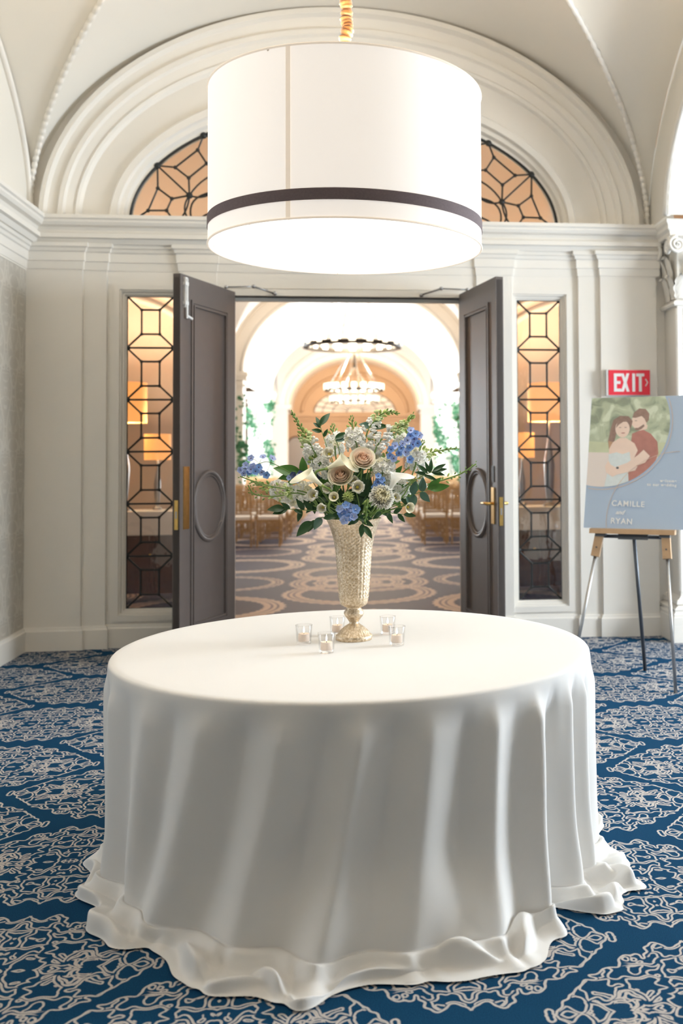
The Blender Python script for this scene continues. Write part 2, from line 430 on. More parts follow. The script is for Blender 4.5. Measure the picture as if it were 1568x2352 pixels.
def link(name, me, parent=None, M=None):
    o = bpy.data.objects.new(name, me); COL.objects.link(o)
    if parent is not None: o.parent = parent
    if M is not None: o.matrix_basis = M
    return o
def fixn(o):
    import bmesh
    bm = bmesh.new(); bm.from_mesh(o.data); bmesh.ops.recalc_face_normals(bm, faces=bm.faces); bm.to_mesh(o.data); bm.free(); return o
def tag(o, label=None, cat=None, group=None, kind=None):
    if label: o['label'] = label
    if cat: o['category'] = cat
    if group: o['group'] = group
    if kind: o['kind'] = kind
    return o
def thing(name, label, cat, loc=(0, 0, 0), rz=0.0, group=None):
    o = bpy.data.objects.new(name, None); COL.objects.link(o)
    o.location = loc; o.rotation_euler = (0, 0, rz); o.empty_display_size = 0.1
    return tag(o, label, cat, group)
def struct(o, label=None, cat=None):
    return tag(o, label, cat, kind='structure')
def copy_tree(o, parent=None):
    c = o.copy(); COL.objects.link(c); c.parent = parent
    for ch in KIDS(o): copy_tree(ch, c)
    return c
def KIDS(o):
    return [x for x in bpy.data.objects if x.parent == o]
def frame(axis, up=(0, 0, 1), loc=(0, 0, 0)):     # matrix with local +Z along axis
    z = Vector(axis).normalized(); y = Vector(up) - z * z.dot(Vector(up))
    if y.length < 1e-4: y = z.orthogonal()
    y.normalize(); x = y.cross(z)
    return Matrix(((x.x, y.x, z.x, loc[0]), (x.y, y.y, z.y, loc[1]), (x.z, y.z, z.z, loc[2]), (0, 0, 0, 1)))
def cat_curve(P, n=8):
    P = [Vector(p) for p in P]; out = []
    Q = [P[0] * 2 - P[1]] + P + [P[-1] * 2 - P[-2]]
    for i in range(1, len(Q) - 2):
        for k in range(n):
            t = k / n; a, b, c, d = Q[i - 1], Q[i], Q[i + 1], Q[i + 2]
            out.append(0.5 * ((2 * b) + (c - a) * t + (2 * a - 5 * b + 4 * c - d) * t * t + (-a + 3 * b - 3 * c + d) * t ** 3))
    out.append(P[-1]); return out
def smooth01(x):
    x = min(1, max(0, x)); return x * x * (3 - 2 * x)

# ------------------------------------------------------------------ the foyer shell
XC = -0.062                 # axis of doorway, lunette and hall
XL, XR = -2.57, 2.47        # side walls
YW = 8.147                  # back wall plane
ZS = 3.403                  # springing line / cornice top
BAY_A, BAY_B, RISE = 2.52, 3.30, 1.76
YB = YW - BAY_B             # centre of the bay

fl = MB().add([(-8, -5, 0), (8, -5, 0), (8, YW + 0.13, 0), (-8, YW + 0.13, 0)], [(0, 1, 2, 3)]).build('floor', 'carpet_damask')
struct(fl, 'navy blue carpet with pale damask medallions across the foyer', 'floor')
fh = MB().add([(-9, YW + 0.13, 0), (9, YW + 0.13, 0), (9, 46, 0), (-9, 46, 0)], [(0, 1, 2, 3)]).build('floor', 'carpet_rings')
struct(fh, 'purple-navy carpet with beige scalloped rings in the hall', 'floor')

# back wall, lower storey (z 0..ZS): slabs between the openings, pilasters, panel over the door
DL, DR, DZ = -0.963, 0.840, 2.795
WZ0, WZ1 = 0.293, 2.795
WINX = [(-1.830, -1.457), (1.330, 1.703)]
b = MB()
TH = 0.24
def slab(x0, x1, z0, z1, p=0.0): b.box(x0, x1, YW - p, YW + TH, z0, z1)
slab(-2.9, -1.872, 0, ZS); slab(-1.415, DL - 0.034, 0, ZS); slab(DR + 0.030, 1.288, 0, ZS); slab(1.745, 3.1, 0, ZS)
for x0, x1 in WINX:
    slab(x0 - 0.042, x1 + 0.042, 0, WZ0 - 0.045); slab(x0 - 0.042, x1 + 0.042, WZ1 + 0.045, ZS)
slab(DL - 0.034, DR + 0.030, DZ, ZS)
# pilasters
PIL = []
for s in (-1, 1):
    for r0, r1, p in ((2.085, 2.56, 0.062), (1.905, 2.085, 0.032), (1.05, 1.345, 0.028)):
        x0, x1 = sorted((XC + s * r0, XC + s * r1)); PIL.append((x0, x1, p))
for x0, x1, p in PIL:
    if x0 < DL < x1: x1 = DL - 0.03
    if x0 < DR < x1: x0 = DR + 0.03
    b.box(x0, x1, YW - p, YW + 0.01, 0, 3.19)
b.box(XC - 1.05, XC + 1.05, YW - 0.012, YW + 0.01, 2.86, 3.19)
wb = b.build('wall_back', 'trim_paint')
struct(wb, 'white panelled wall around the double doorway', 'wall')

# upper wall with the arched recess: rings of the archivolt
a0, b0 = 1.761, 0.985
def ell(a, bb, t): return (XC + a * cos(t), ZS + bb * sin(t))
PROF = [(-0.02, 0.13), (0.0, 0.13), (0.0, 0.115), (0.03, 0.11), (0.045, 0.07), (0.075, 0.06), (0.085, 0.02), (0.135, 0.012), (0.15, 0.045),
        (0.36, 0.045), (0.375, 0.0), (0.395, -0.012), (0.41, 0.0), (0.47, -0.02), (0.485, -0.05), (0.52, -0.055), (0.53, -0.03), (0.60, -0.045), (0.615, -0.10), (0.65, -0.10), (0.655, 0.0), (0.80, 0.0)]
NT = 96
b = MB(); rows = []
for o, y in PROF:
    bb = b0 + o * 1.175
    rows.append([(XC + (a0 + o) * cos(pi * k / NT), YW + y, ZS + bb * sin(pi * k / NT)) for k in range(NT + 1)])
b.grid(rows)
wu = fixn(b.build('archivolt', 'trim_paint', wb, smooth=True, ang=28))
wu['label'] = 'stepped white arch moulding over the lunette window'
# wall behind the archivolt (closes the gap to the vault)
b = MB(); rows = []
for aa, bb in ((2.35, 1.67), (2.75, 2.1)):
    rows.append([(XC + aa * cos(pi * k / NT), YW + 0.01, ZS + bb * sin(pi * k / NT)) for k in range(NT + 1)])
b.grid(rows)
b.build('arch_spandrel', 'plaster', wb)

# cornice (continuous) along left wall and back wall, then frieze/architrave following the pilasters
path = [(XL, 1.4), (XL, YW), (XR + 0.06, YW)]
b = MB().sweep(path, [(-0.02, 3.40), (0.165, 3.40), (0.165, 3.372), (0.15, 3.362), (0.150, 3.345), (0.135, 3.322), (0.10, 3.312), (0.085, 3.290), (0.085, 3.272), (0.118, 3.262), (0.118, 3.228), (0.09, 3.222), (0.078, 3.200), (0.07, 3.186), (-0.02, 3.186)])
tr1 = struct(b.build('trim_1', 'trim_paint'), 'white stepped cornice running under the lunette arch', 'cornice')
brk = [(XL, YW - 0.064), (XC - 2.083, YW - 0.064), (XC - 2.083, YW - 0.034), (XC - 1.903, YW - 0.034), (XC - 1.903, YW), (XC - 1.347, YW), (XC - 1.347, YW - 0.03), (XC - 1.05, YW - 0.03), (XC - 1.05, YW - 0.014),
       (XC + 1.05, YW - 0.014), (XC + 1.05, YW - 0.03), (XC + 1.347, YW - 0.03), (XC + 1.347, YW), (XC + 1.903, YW), (XC + 1.903, YW - 0.034), (XC + 2.083, YW - 0.034), (XC + 2.083, YW - 0.064), (XR + 0.06, YW - 0.064)]
b = MB().sweep([(XL, 1.4), (XL, YW - 0.064)] + brk[1:], [(-0.01, 3.19), (0.050, 3.19), (0.050, 3.160), (0.036, 3.150), (0.030, 3.128), (0.018, 3.118), (0.018, 3.052), (0.010, 3.046), (0.004, 2.985), (-0.01, 2.985)])
struct(b.build('trim_2', 'trim_paint'), 'white frieze band stepping forward over the pilasters', 'frieze')
# baseboards
BBP = [(-0.01, 0.0), (0.022, 0.0), (0.022, 0.150), (0.014, 0.160), (0.010, 0.178), (-0.01, 0.178)]
b = MB().sweep([(XL, 6.3), (XL, YW - 0.064)] + brk[1:8] + [(DL - 0.05, YW - 0.03)], BBP)
struct(b.build('baseboard_left', 'trim_paint'), 'tall white baseboard on the wallpapered side', 'baseboard')
b = MB().sweep([(DR + 0.05, YW - 0.03)] + brk[11:], BBP)
struct(b.build('baseboard_right', 'trim_paint'), 'tall white baseboard behind the easel', 'baseboard')
# door casing
b = MB()
for x0, x1 in ((DL - 0.075, DL - 0.034), (DR + 0.030, DR + 0.075)):
    b.box(x0, x1, YW - 0.045, YW + TH + 0.02, 0, DZ + 0.03)
b.box(DL - 0.075, DR + 0.075, YW - 0.045, YW + TH + 0.02, DZ - 0.0, DZ + 0.05)
b.box(DL - 0.034, DR + 0.030, YW + 0.06, YW + 0.10, DZ - 0.03, DZ)
struct(b.build('trim_3', 'trim_paint'), 'white casing around the double doorway', 'door frame')

# left wall, with an assumed opening that lets side daylight in
b = MB()
b.box(XL - 0.2, XL, 6.3, YW, 2.97, ZS); b.box(XL - 0.2, XL, 1.4, 6.3, 2.96, ZS); b.box(XL - 0.2, XL, 1.2, 2.2, 0, 2.96)
n = 48
for k in range(n):
    t0, t1 = pi * k / n, pi * (k + 1) / n
    y0, z0 = YB + BAY_B * cos(t0), ZS + RISE * sin(t0); y1, z1 = YB + BAY_B * cos(t1), ZS + RISE * sin(t1)
    b.add([(XL, y0, ZS), (XL, y1, ZS), (XL, y1, z1 + 0.03), (XL, y0, z0 + 0.03)], [(0, 1, 2, 3)])
wl = struct(b.build('wall_left', 'plaster'), 'cream plaster wall with arched top beside the doorway', 'wall')
wp = MB().box(XL - 0.2, XL - 0.004, 6.3, YW, 0.0, 2.975).build('wallpaper_panel', 'wallpaper', wl)
wp['label'] = 'beige damask wallpaper panel'
MB().box(XL - 0.215, XL + 0.014, 6.18, 6.30, 0, 2.97).build('opening_casing', 'trim_paint', wl)
arc = []
for k in range(61):
    t = pi * k / 60; arc.append((XL + 0.015, YB + (BAY_B - 0.03) * cos(t), ZS + (RISE - 0.03) * sin(t)))
MB().tube(arc, 0.026, 6).build('arch_bead', 'trim_paint', wl, smooth=True)

# right side: wall with an open arch, and the pier
b = MB(); n = 48
for xx in (XR, XR + 0.62):
    rows = []
    for aa, bb in ((2.80, 1.32), (BAY_B + 0.02, RISE + 0.04)):
        rows.append([(xx, YB + aa * cos(pi * k / n), ZS + bb * sin(pi * k / n)) for k in range(n + 1)])
    b.grid(rows)
rows = [[(xx, YB + 2.80 * cos(pi * k / n), ZS + 1.32 * sin(pi * k / n)) for k in range(n + 1)] for xx in (XR, XR + 0.62)]
b.grid(rows)
b.box(XR, XR + 0.62, 1.5, 2.05, 0, ZS)
wr = struct(fixn(b.build('wall_right', 'plaster')), 'white plaster arch opening towards the daylight', 'wall')
arc = [(XR - 0.005, YB + 2.83 * cos(pi * k / 60), ZS + 1.35 * sin(pi * k / 60)) for k in range(61)]
MB().tube(arc, 0.03, 6).build('arch_bead', 'trim_paint', wr, smooth=True)

# groin vault
b = MB(); n = 64
U = [sin(pi / 2 * (2 * i / n - 1)) for i in range(n + 1)]
for j in range(n + 1):
    for i in range(n + 1):
        u, v = U[i], U[j]
        z = ZS + RISE * max(sqrt(max(0, 1 - u * u)), sqrt(max(0, 1 - v * v)))
        b.v.append((XC + BAY_A * u, YB + BAY_B * v, z))
for j in range(n):
    for i in range(n):
        q = [j * (n + 1) + i, j * (n + 1) + i + 1, (j + 1) * (n + 1) + i + 1, (j + 1) * (n + 1) + i]
        if (i < n / 2) == (j < n / 2): b.f += [(q[0], q[1], q[2]), (q[0], q[2], q[3])]
        else: b.f += [(q[0], q[1], q[3]), (q[1], q[2], q[3])]
ce = b.build('ceiling', 'plaster', smooth=True, ang=12)
struct(ce, 'cream plaster groin vault over the foyer', 'ceiling')
for s in (-1, 1):
    for q in (-1, 1):
        b = MB(); pts = []
        m = 420
        for k in range(m + 1):
            c = cos(pi / 2 * k / m * 0.97 + 0.0)
            u = c; z = ZS + RISE * sqrt(max(0, 1 - u * u)) - 0.012
            pts.append((XC + s * BAY_A * u * 0.995, YB + q * BAY_B * u * 0.995, z))
        rs = [0.017 + 0.009 * abs(sin(k * 0.42)) for k in range(m + 1)]
        b.tube(pts, rs, 6)
        o = b.build('rope_moulding', 'trim_paint', ce, smooth=True)
# outer shell: roof slabs over the side rooms and the room behind, windowless outer walls
b = MB()
b.box(-8, XL - 0.04, -5, YW, 4.2, 4.4); b.box(XR + 0.62, 8, -5, YW, 4.9, 5.1); b.box(-8, 8, -5, YB - BAY_B + 0.02, 5.25, 5.4)
b.box(-8, XL, YB - BAY_B - 0.02, YB - BAY_B, 4.2, 5.4); b.box(XR, 8, YB - BAY_B - 0.02, YB - BAY_B, 4.9, 5.4)
b.grid([[(XC + BAY_A * cos(pi * k / 32), YB - BAY_B, ZS + RISE * sin(pi * k / 32)) for k in range(33)], [(XC + (BAY_A + 0.1) * cos(pi * k / 32), YB - BAY_B, 5.4) for k in range(33)]])
struct(b.build('ceiling', 'plaster'), 'flat plaster ceilings of the rooms beside the foyer', 'ceiling')
b = MB()
b.box(7.0, 7.2, -5, YW, 0, 5.2); b.box(-7.0, -6.8, -5, YW, 0, 5.2); b.box(-7, 7, -5.0, -4.8, 0, 5.4)
b.box(-7, XL - 0.2, YW, YW + 0.2, 0, 5.2); b.box(XR + 0.62, 7, YW, YW + 0.2, 0, 5.2)
struct(b.build('wall_outer', 'plaster'), 'plaster walls of the side rooms off the foyer', 'wall')

# ------------------------------------------------------------------ Corinthian pier on the right
def pier():
    root = tag(thing('fluted_pier', 'white fluted pier with leafy capital behind the easel', 'pier', (XR + 0.365, 7.95, 0)), kind='structure')
    x0, x1, y0 = -0.275, 0.36, -0.165
    b = MB(); b.box(x0 + 0.03, x1, y0 + 0.03, 0.2, 0.34, 2.74)
    # flutes: ribs standing proud of the shaft
    nf = 7; w = (x1 - x0 - 0.06) / nf
    b.build('shaft', 'trim_paint', root)
    rb = MB()
    for k in range(nf + 1):
        xx = x0 + 0.03 + w * k
        rb.tube([(xx, y0 + 0.03, 0.40), (xx, y0 + 0.03, 2.68)], 0.02, 8)
    rb.build('flute_ribs', 'trim_paint', root, smooth=True, ang=40)
    b = MB()
    b.box(x0 - 0.06, x1, y0 - 0.06, 0.2, 0, 0.20)
    P = [(x0 - 0.0, 0.2), (x0 - 0.0, y0 - 0.0), (x1, y0 - 0.0)]
    path = [(x0 + 0.03, 0.2), (x0 + 0.03, y0 + 0.03), (x1, y0 + 0.03)]
    prof = [(0.0, 0.20), (-0.085, 0.20), (-0.085, 0.225), (-0.07, 0.24), (-0.075, 0.262), (-0.055, 0.275), (-0.035, 0.285), (-0.05, 0.30), (-0.045, 0.325), (-0.01, 0.345), (0, 0.36)]
    b.sweep(path, [(-o, z) for o, z in prof])
    fixn(b.build('base', 'trim_paint', root, smooth=True, ang=35))
    b = MB(); b.sweep(path, [(0.0, 2.70), (0.03, 2.70), (0.04, 2.715), (0.035, 2.735), (0.015, 2.745), (0, 2.76)])
    b.box(x0 + 0.035, x1, y0 + 0.035, 0.2, 2.74, 3.26)
    fixn(b.build('bell', 'trim_paint', root, smooth=True, ang=35))
    b = MB(); b.sweep(path, [(0.0, 3.26), (0.075, 3.26), (0.08, 3.29), (0.10, 3.31), (0.10, 3.34), (0.115, 3.36), (0.115, 3.385), (0, 3.385)])
    fixn(b.build('abacus', 'trim_paint', root, smooth=True, ang=35))
    # acanthus leaves: curled tongues on front and left side
    def leaf(p, nrm, z0, h, wd, out):
        nrm = Vector(nrm); side = Vector((-nrm.y, nrm.x, 0)); rows = []
        for j in range(11):
            t = j / 10
            cu = out * (0.25 * t + 0.9 * t ** 2.6)
            zz = z0 + h * (t if t < 0.88 else 0.88 - (t - 0.88) * 0.9)
            ww = wd * (0.75 + 0.45 * sin(t * pi * 0.8)) * (1 - 0.72 * t ** 2)
            row = []
            for i in range(9):
                u = i / 4 - 1
                lob = 1 + 0.12 * sin(t * 22)
                q = Vector(p) + side * (u * ww * lob) + nrm * (cu + 0.014 * (1 - u * u) + 0.006 * cos(u * 12)) + Vector((0, 0, zz))
                row.append(q)
            rows.append(row)
        return MB().grid(rows)
    for zz, h, xs, out in ((2.76, 0.23, (-0.20, -0.03, 0.14, 0.31), 0.055), (2.88, 0.28, (-0.115, 0.055, 0.225), 0.065)):
        for xx in xs:
            leaf((xx, y0 + 0.03, 0), (0, -1, 0), zz, h, 0.075, out).build('acanthus_leaf', 'trim_paint', root, smooth=True)
        for yy in (-0.06, 0.09):
            leaf((x0 + 0.03, yy + (0.05 if h > 0.25 else 0), 0), (-1, 0, 0), zz, h, 0.07, out).build('acanthus_leaf', 'trim_paint', root, smooth=True)
    def volute(c, ax, sgn):
        pts = []; rs = []
        ax = Vector(ax)
        for k in range(46):
            t = k / 45; a = sgn * (t * 4.2 * pi) + pi / 2; r = 0.062 * (1 - t) + 0.006
            pts.append(Vector(c) + ax * (cos(a) * r) + Vector((0, 0, sin(a) * r)) - Vector((0, 0.02 * t, 0)) * (1 if ax.x else 0))
            rs.append(0.017 * (1 - 0.5 * t))
        return MB().tube(pts, rs, 6)
    for xx, sg in ((x0 + 0.01, 1), (0.03, -1), (0.16, 1), (0.34, -1)):
        volute((xx, y0 - 0.045, 3.185), (1, 0, 0), sg).build('volute', 'trim_paint', root, smooth=True)
    for yy, sg in ((y0 + 0.03, 1), (0.10, -1)):
        volute((x0 - 0.045, yy, 3.185), (0, 1, 0), sg).build('volute', 'trim_paint', root, smooth=True)
pier()

# ------------------------------------------------------------------ leaded windows
def sidelight(idx, x0, x1, label):
    root = tag(thing('window_%d' % idx, label, 'window', (0, 0, 0)), kind='structure')
    yg = YW + 0.055
    fr = MB()
    for o0, o1, d0, d1 in ((0.042, 0.028, 0.0, 0.08), (0.028, 0.008, 0.022, 0.08), (0.008, -0.004, 0.04, 0.08)):
        X0, X1, Z0, Z1 = x0 - o0, x1 + o0, WZ0 - o0, WZ1 + o0
        w = o0 - o1
        fr.box(X0, X0 + w, YW + d0, YW + d1, Z0, Z1); fr.box(X1 - w, X1, YW + d0, YW + d1, Z0, Z1)
        fr.box(X0 + w, X1 - w, YW + d0, YW + d1, Z0, Z0 + w); fr.box(X0 + w, X1 - w, YW + d0, YW + d1, Z1 - w, Z1)
    fr.build('window_frame', 'trim_paint', root)
    cs = MB()
    for X0, X1, Z0, Z1 in ((x0 - 0.085, x0 - 0.042, WZ0 - 0.09, WZ1 + 0.085), (x1 + 0.042, x1 + 0.085, WZ0 - 0.09, WZ1 + 0.085), (x0 - 0.042, x1 + 0.042, WZ1 + 0.042, WZ1 + 0.085), (x0 - 0.042, x1 + 0.042, WZ0 - 0.09, WZ0 - 0.042)):
        cs.box(X0, X1, YW - 0.014, YW + 0.01, Z0, Z1)
    cs.build('casing', 'trim_paint', root)
    came = MB(); H = (WZ1 - WZ0) / 6; Wd = x1 - x0
    r = 0.0080
    def bar(p, q, rr=r): came.tube([(p[0], yg, p[1]), (q[0], yg, q[1])], rr, 6)
    def boss(p, rr): came.lathe([(0.001, -0.5 * rr), (rr * 0.8, -0.4 * rr), (rr, 0), (rr * 0.8, 0.4 * rr), (0.001, 0.5 * rr)], 10, (0, 0, 0)) if False else came.add(*ball((p[0], yg, p[1]), rr, 0.6))
    bar((x0, WZ0), (x0, WZ1), 0.0105); bar((x1, WZ0), (x1, WZ1), 0.009)
    for k in range(7):
        z = WZ0 + k * H
        bar((x0, z), (x1, z), 0.009 if k in (0, 6) else r); boss((x0 + 0.008, z), 0.023); boss((x1 - 0.008, z), 0.023)
    for k in range(6):
        z = WZ0 + k * H
        o = [(x0, z), (x1, z), (x1, z + H), (x0, z + H)]
        q = [(x0 + 0.31 * Wd, z + 0.265 * H), (x0 + 0.69 * Wd, z + 0.265 * H), (x0 + 0.69 * Wd, z + 0.735 * H), (x0 + 0.31 * Wd, z + 0.735 * H)]
        for i in range(4):
            bar(o[i], q[i]); bar(q[i], q[(i + 1) % 4]); boss(q[i], 0.0145)
            pane([o[i], o[(i + 1) % 4], q[(i + 1) % 4], q[i]], yg, root)
        pane(q, yg, root)
    came.build('iron_came', 'iron', root, smooth=True, ang=50)
def ball(c, r, fl=1.0, n=8, m=5):
    vs = []; fs = []
    for j in range(m + 1):
        ph = pi * j / m
        for i in range(n):
            a = 2 * pi * i / n
            vs.append((c[0] + r * sin(ph) * cos(a), c[1] + fl * r * cos(ph), c[2] + r * sin(ph) * sin(a)))
    for j in range(m):
        for i in range(n):
            fs.append((j * n + i, j * n + (i + 1) % n, (j + 1) * n + (i + 1) % n, (j + 1) * n + i))
    return vs, fs
def pane(poly, y, root, inset=0.004):
    cx = sum(p[0] for p in poly) / len(poly); cz = sum(p[1] for p in poly) / len(poly)
    pl = []
    for p in poly:
        d = hypot(p[0] - cx, p[1] - cz) or 1
        k = 1 - inset / d
        pl.append((cx + (p[0] - cx) * k, cz + (p[1] - cz) * k))
    return fixn(MB().prism(pl, lambda u, v, d: (u, d, v), y - 0.002, y + 0.002).build('pane', 'pane_glass', root))
sidelight(1, *WINX[0], 'leaded glass sidelight of iron bars beside the door with the push plate')
sidelight(2, *WINX[1], 'leaded glass sidelight of iron bars beside the door with the lever handle')

def lunette():
    root = tag(thing('window_3', 'half-round leaded window with curved iron bars under the arch', 'window', (0, 0, 0)), kind='structure')
    y = YW + 0.118
    P = dict(A=(-1.752, 0.010), B=(-1.398, 0.0), C=(-1.262, 0.0), D=(-1.618, 0.103), E=(-1.472, 0.106), F=(-1.43, 0.204), G=(-1.542, 0.288), I=(-1.29, 0.234), J=(-1.404, 0.462), K=(-1.296, 0.378), L=(-1.224, 0.611), N=(-1.153, 0.501),
             Q=(-1.105, 0.262), T=(-0.93, 0.45), S=(-0.80, 0.30), U=(-0.80, 0.0), V=(-0.62, 0.62), O=(-0.40, 0.30), X1=(-0.40, 0.0))
    def onarc(x): return (x, b0 * sqrt(max(0, 1 - (x / a0) ** 2)))
    P['H'] = onarc(-1.545); P['M'] = onarc(-1.178); P['A'] = (-1.7605, 0.0); P['W'] = onarc(-0.62); P['Y'] = (0.0, b0); P['Z'] = (0.0, 0.62); P['Z0'] = (0.0, 0.30); P['Z1'] = (0, 0)
    for k in list(P):
        if abs(P[k][0]) > 1e-6: P[k + "'"] = (-P[k][0], P[k][1])
    def curve(p, q, bend, n=9):
        d = (q[0] - p[0], q[1] - p[1]); nx, ny = -d[1], d[0]
        return [(p[0] + d[0] * t + nx * bend * 4 * t * (1 - t), p[1] + d[1] * t + ny * bend * 4 * t * (1 - t)) for t in [i / n for i in range(n + 1)]]
    E = [('A', 'D', 0), ('D', 'E', 0), ('D', 'G', 0), ('G', 'H', 0), ('G', 'F', 0), ('F', 'E', 0), ('E', 'B', 0), ('F', 'I', 0), ('H', 'I', 0), ('H', 'J', 0), ('J', 'K', 0), ('J', 'L', 0), ('L', 'M', 0), ('L', 'N', 0), ('K', 'I', 0), ('K', 'N', 0),
         ('I', 'B', 0.10), ('I', 'C', -0.22), ('I', 'T', 0.13), ('I', 'Q', -0.14), ('Q', 'C', -0.30), ('Q', 'S', 0.10), ('C', 'U', 0.24), ('S', 'U', 0.0), ('N', 'T', 0.05), ('M', 'V', 0.0), ('T', 'V', 0), ('T', 'S', 0), ('V', 'W', 0), ('V', 'O', 0), ('S', 'O', 0), ('O', 'X1', 0), ('V', 'Z', 0.0), ('O', 'Z0', 0.0), ('Z', 'Y', 0), ('Z', 'Z0', 0), ('Z0', 'Z1', 0)]
    segs = []
    for p, q, bd in E:
        c = curve(P[p], P[q], bd) if bd else [P[p], P[q]]
        segs.append((p, q, c))
        mp = p + "'" if p + "'" in P else p; mq = q + "'" if q + "'" in P else q
        if (mp, mq) != (p, q): segs.append((mp, mq, [(-x, z) for x, z in c]))
    base = sorted([k for k in P if abs(P[k][1]) < 1e-6], key=lambda k: P[k][0])
    for p, q in zip(base, base[1:]): segs.append((p, q, [P[p], P[q]]))
    onA = sorted([k for k in P if k.rstrip("'") in ('A', 'H', 'M', 'W', 'Y')], key=lambda k: P[k][0])
    for p, q in zip(onA, onA[1:]):
        t0 = atan2(P[p][1] / b0, P[p][0] / a0); t1 = atan2(P[q][1] / b0, P[q][0] / a0)
        c = [(a0 * cos(t0 + (t1 - t0) * i / 10), b0 * sin(t0 + (t1 - t0) * i / 10)) for i in range(11)]
        c[0] = P[p]; c[-1] = P[q]; segs.append((p, q, c))
    # faces of the planar graph
    half = {}
    out = {}
    for i, (p, q, c) in enumerate(segs):
        half[(i, 0)] = (p, q, c); half[(i, 1)] = (q, p, c[::-1])
        out.setdefault(p, []).append((i, 0)); out.setdefault(q, []).append((i, 1))
    ang = lambda h: atan2(half[h][2][1][1] - half[h][2][0][1], half[h][2][1][0] - half[h][2][0][0])
    for k in out: out[k].sort(key=ang)
    used = set()
    for h in half:
        if h in used: continue
        loop = []; cur = h
        while cur not in used:
            used.add(cur); loop += half[cur][2][:-1]
            tw = (cur[0], 1 - cur[1]); lst = out[half[cur][1]]
            cur = lst[(lst.index(tw) - 1) % len(lst)]
        ar = sum(loop[i][0] * loop[(i + 1) % len(loop)][1] - loop[(i + 1) % len(loop)][0] * loop[i][1] for i in range(len(loop))) / 2
        if ar > 1e-4:
            pane([(x + XC, z + ZS) for x, z in loop], y, root)
    came = MB()
    for p, q, c in segs:
        edge = p.rstrip("'") in ('A', 'H', 'M', 'W', 'Y') and q.rstrip("'") in ('A', 'H', 'M', 'W', 'Y')
        came.tube([(x + XC, y, z + ZS) for x, z in c], 0.012 if edge else 0.0080, 6)
    for k, (x, z) in P.items():
        big = k.rstrip("'") in ('H', 'M', 'I', 'A', 'B', 'T')
        came.add(*ball((x + XC, y, z + ZS), 0.030 if big else 0.018, 0.6))
    came.build('iron_came', 'iron', root, smooth=True, ang=50)
lunette()

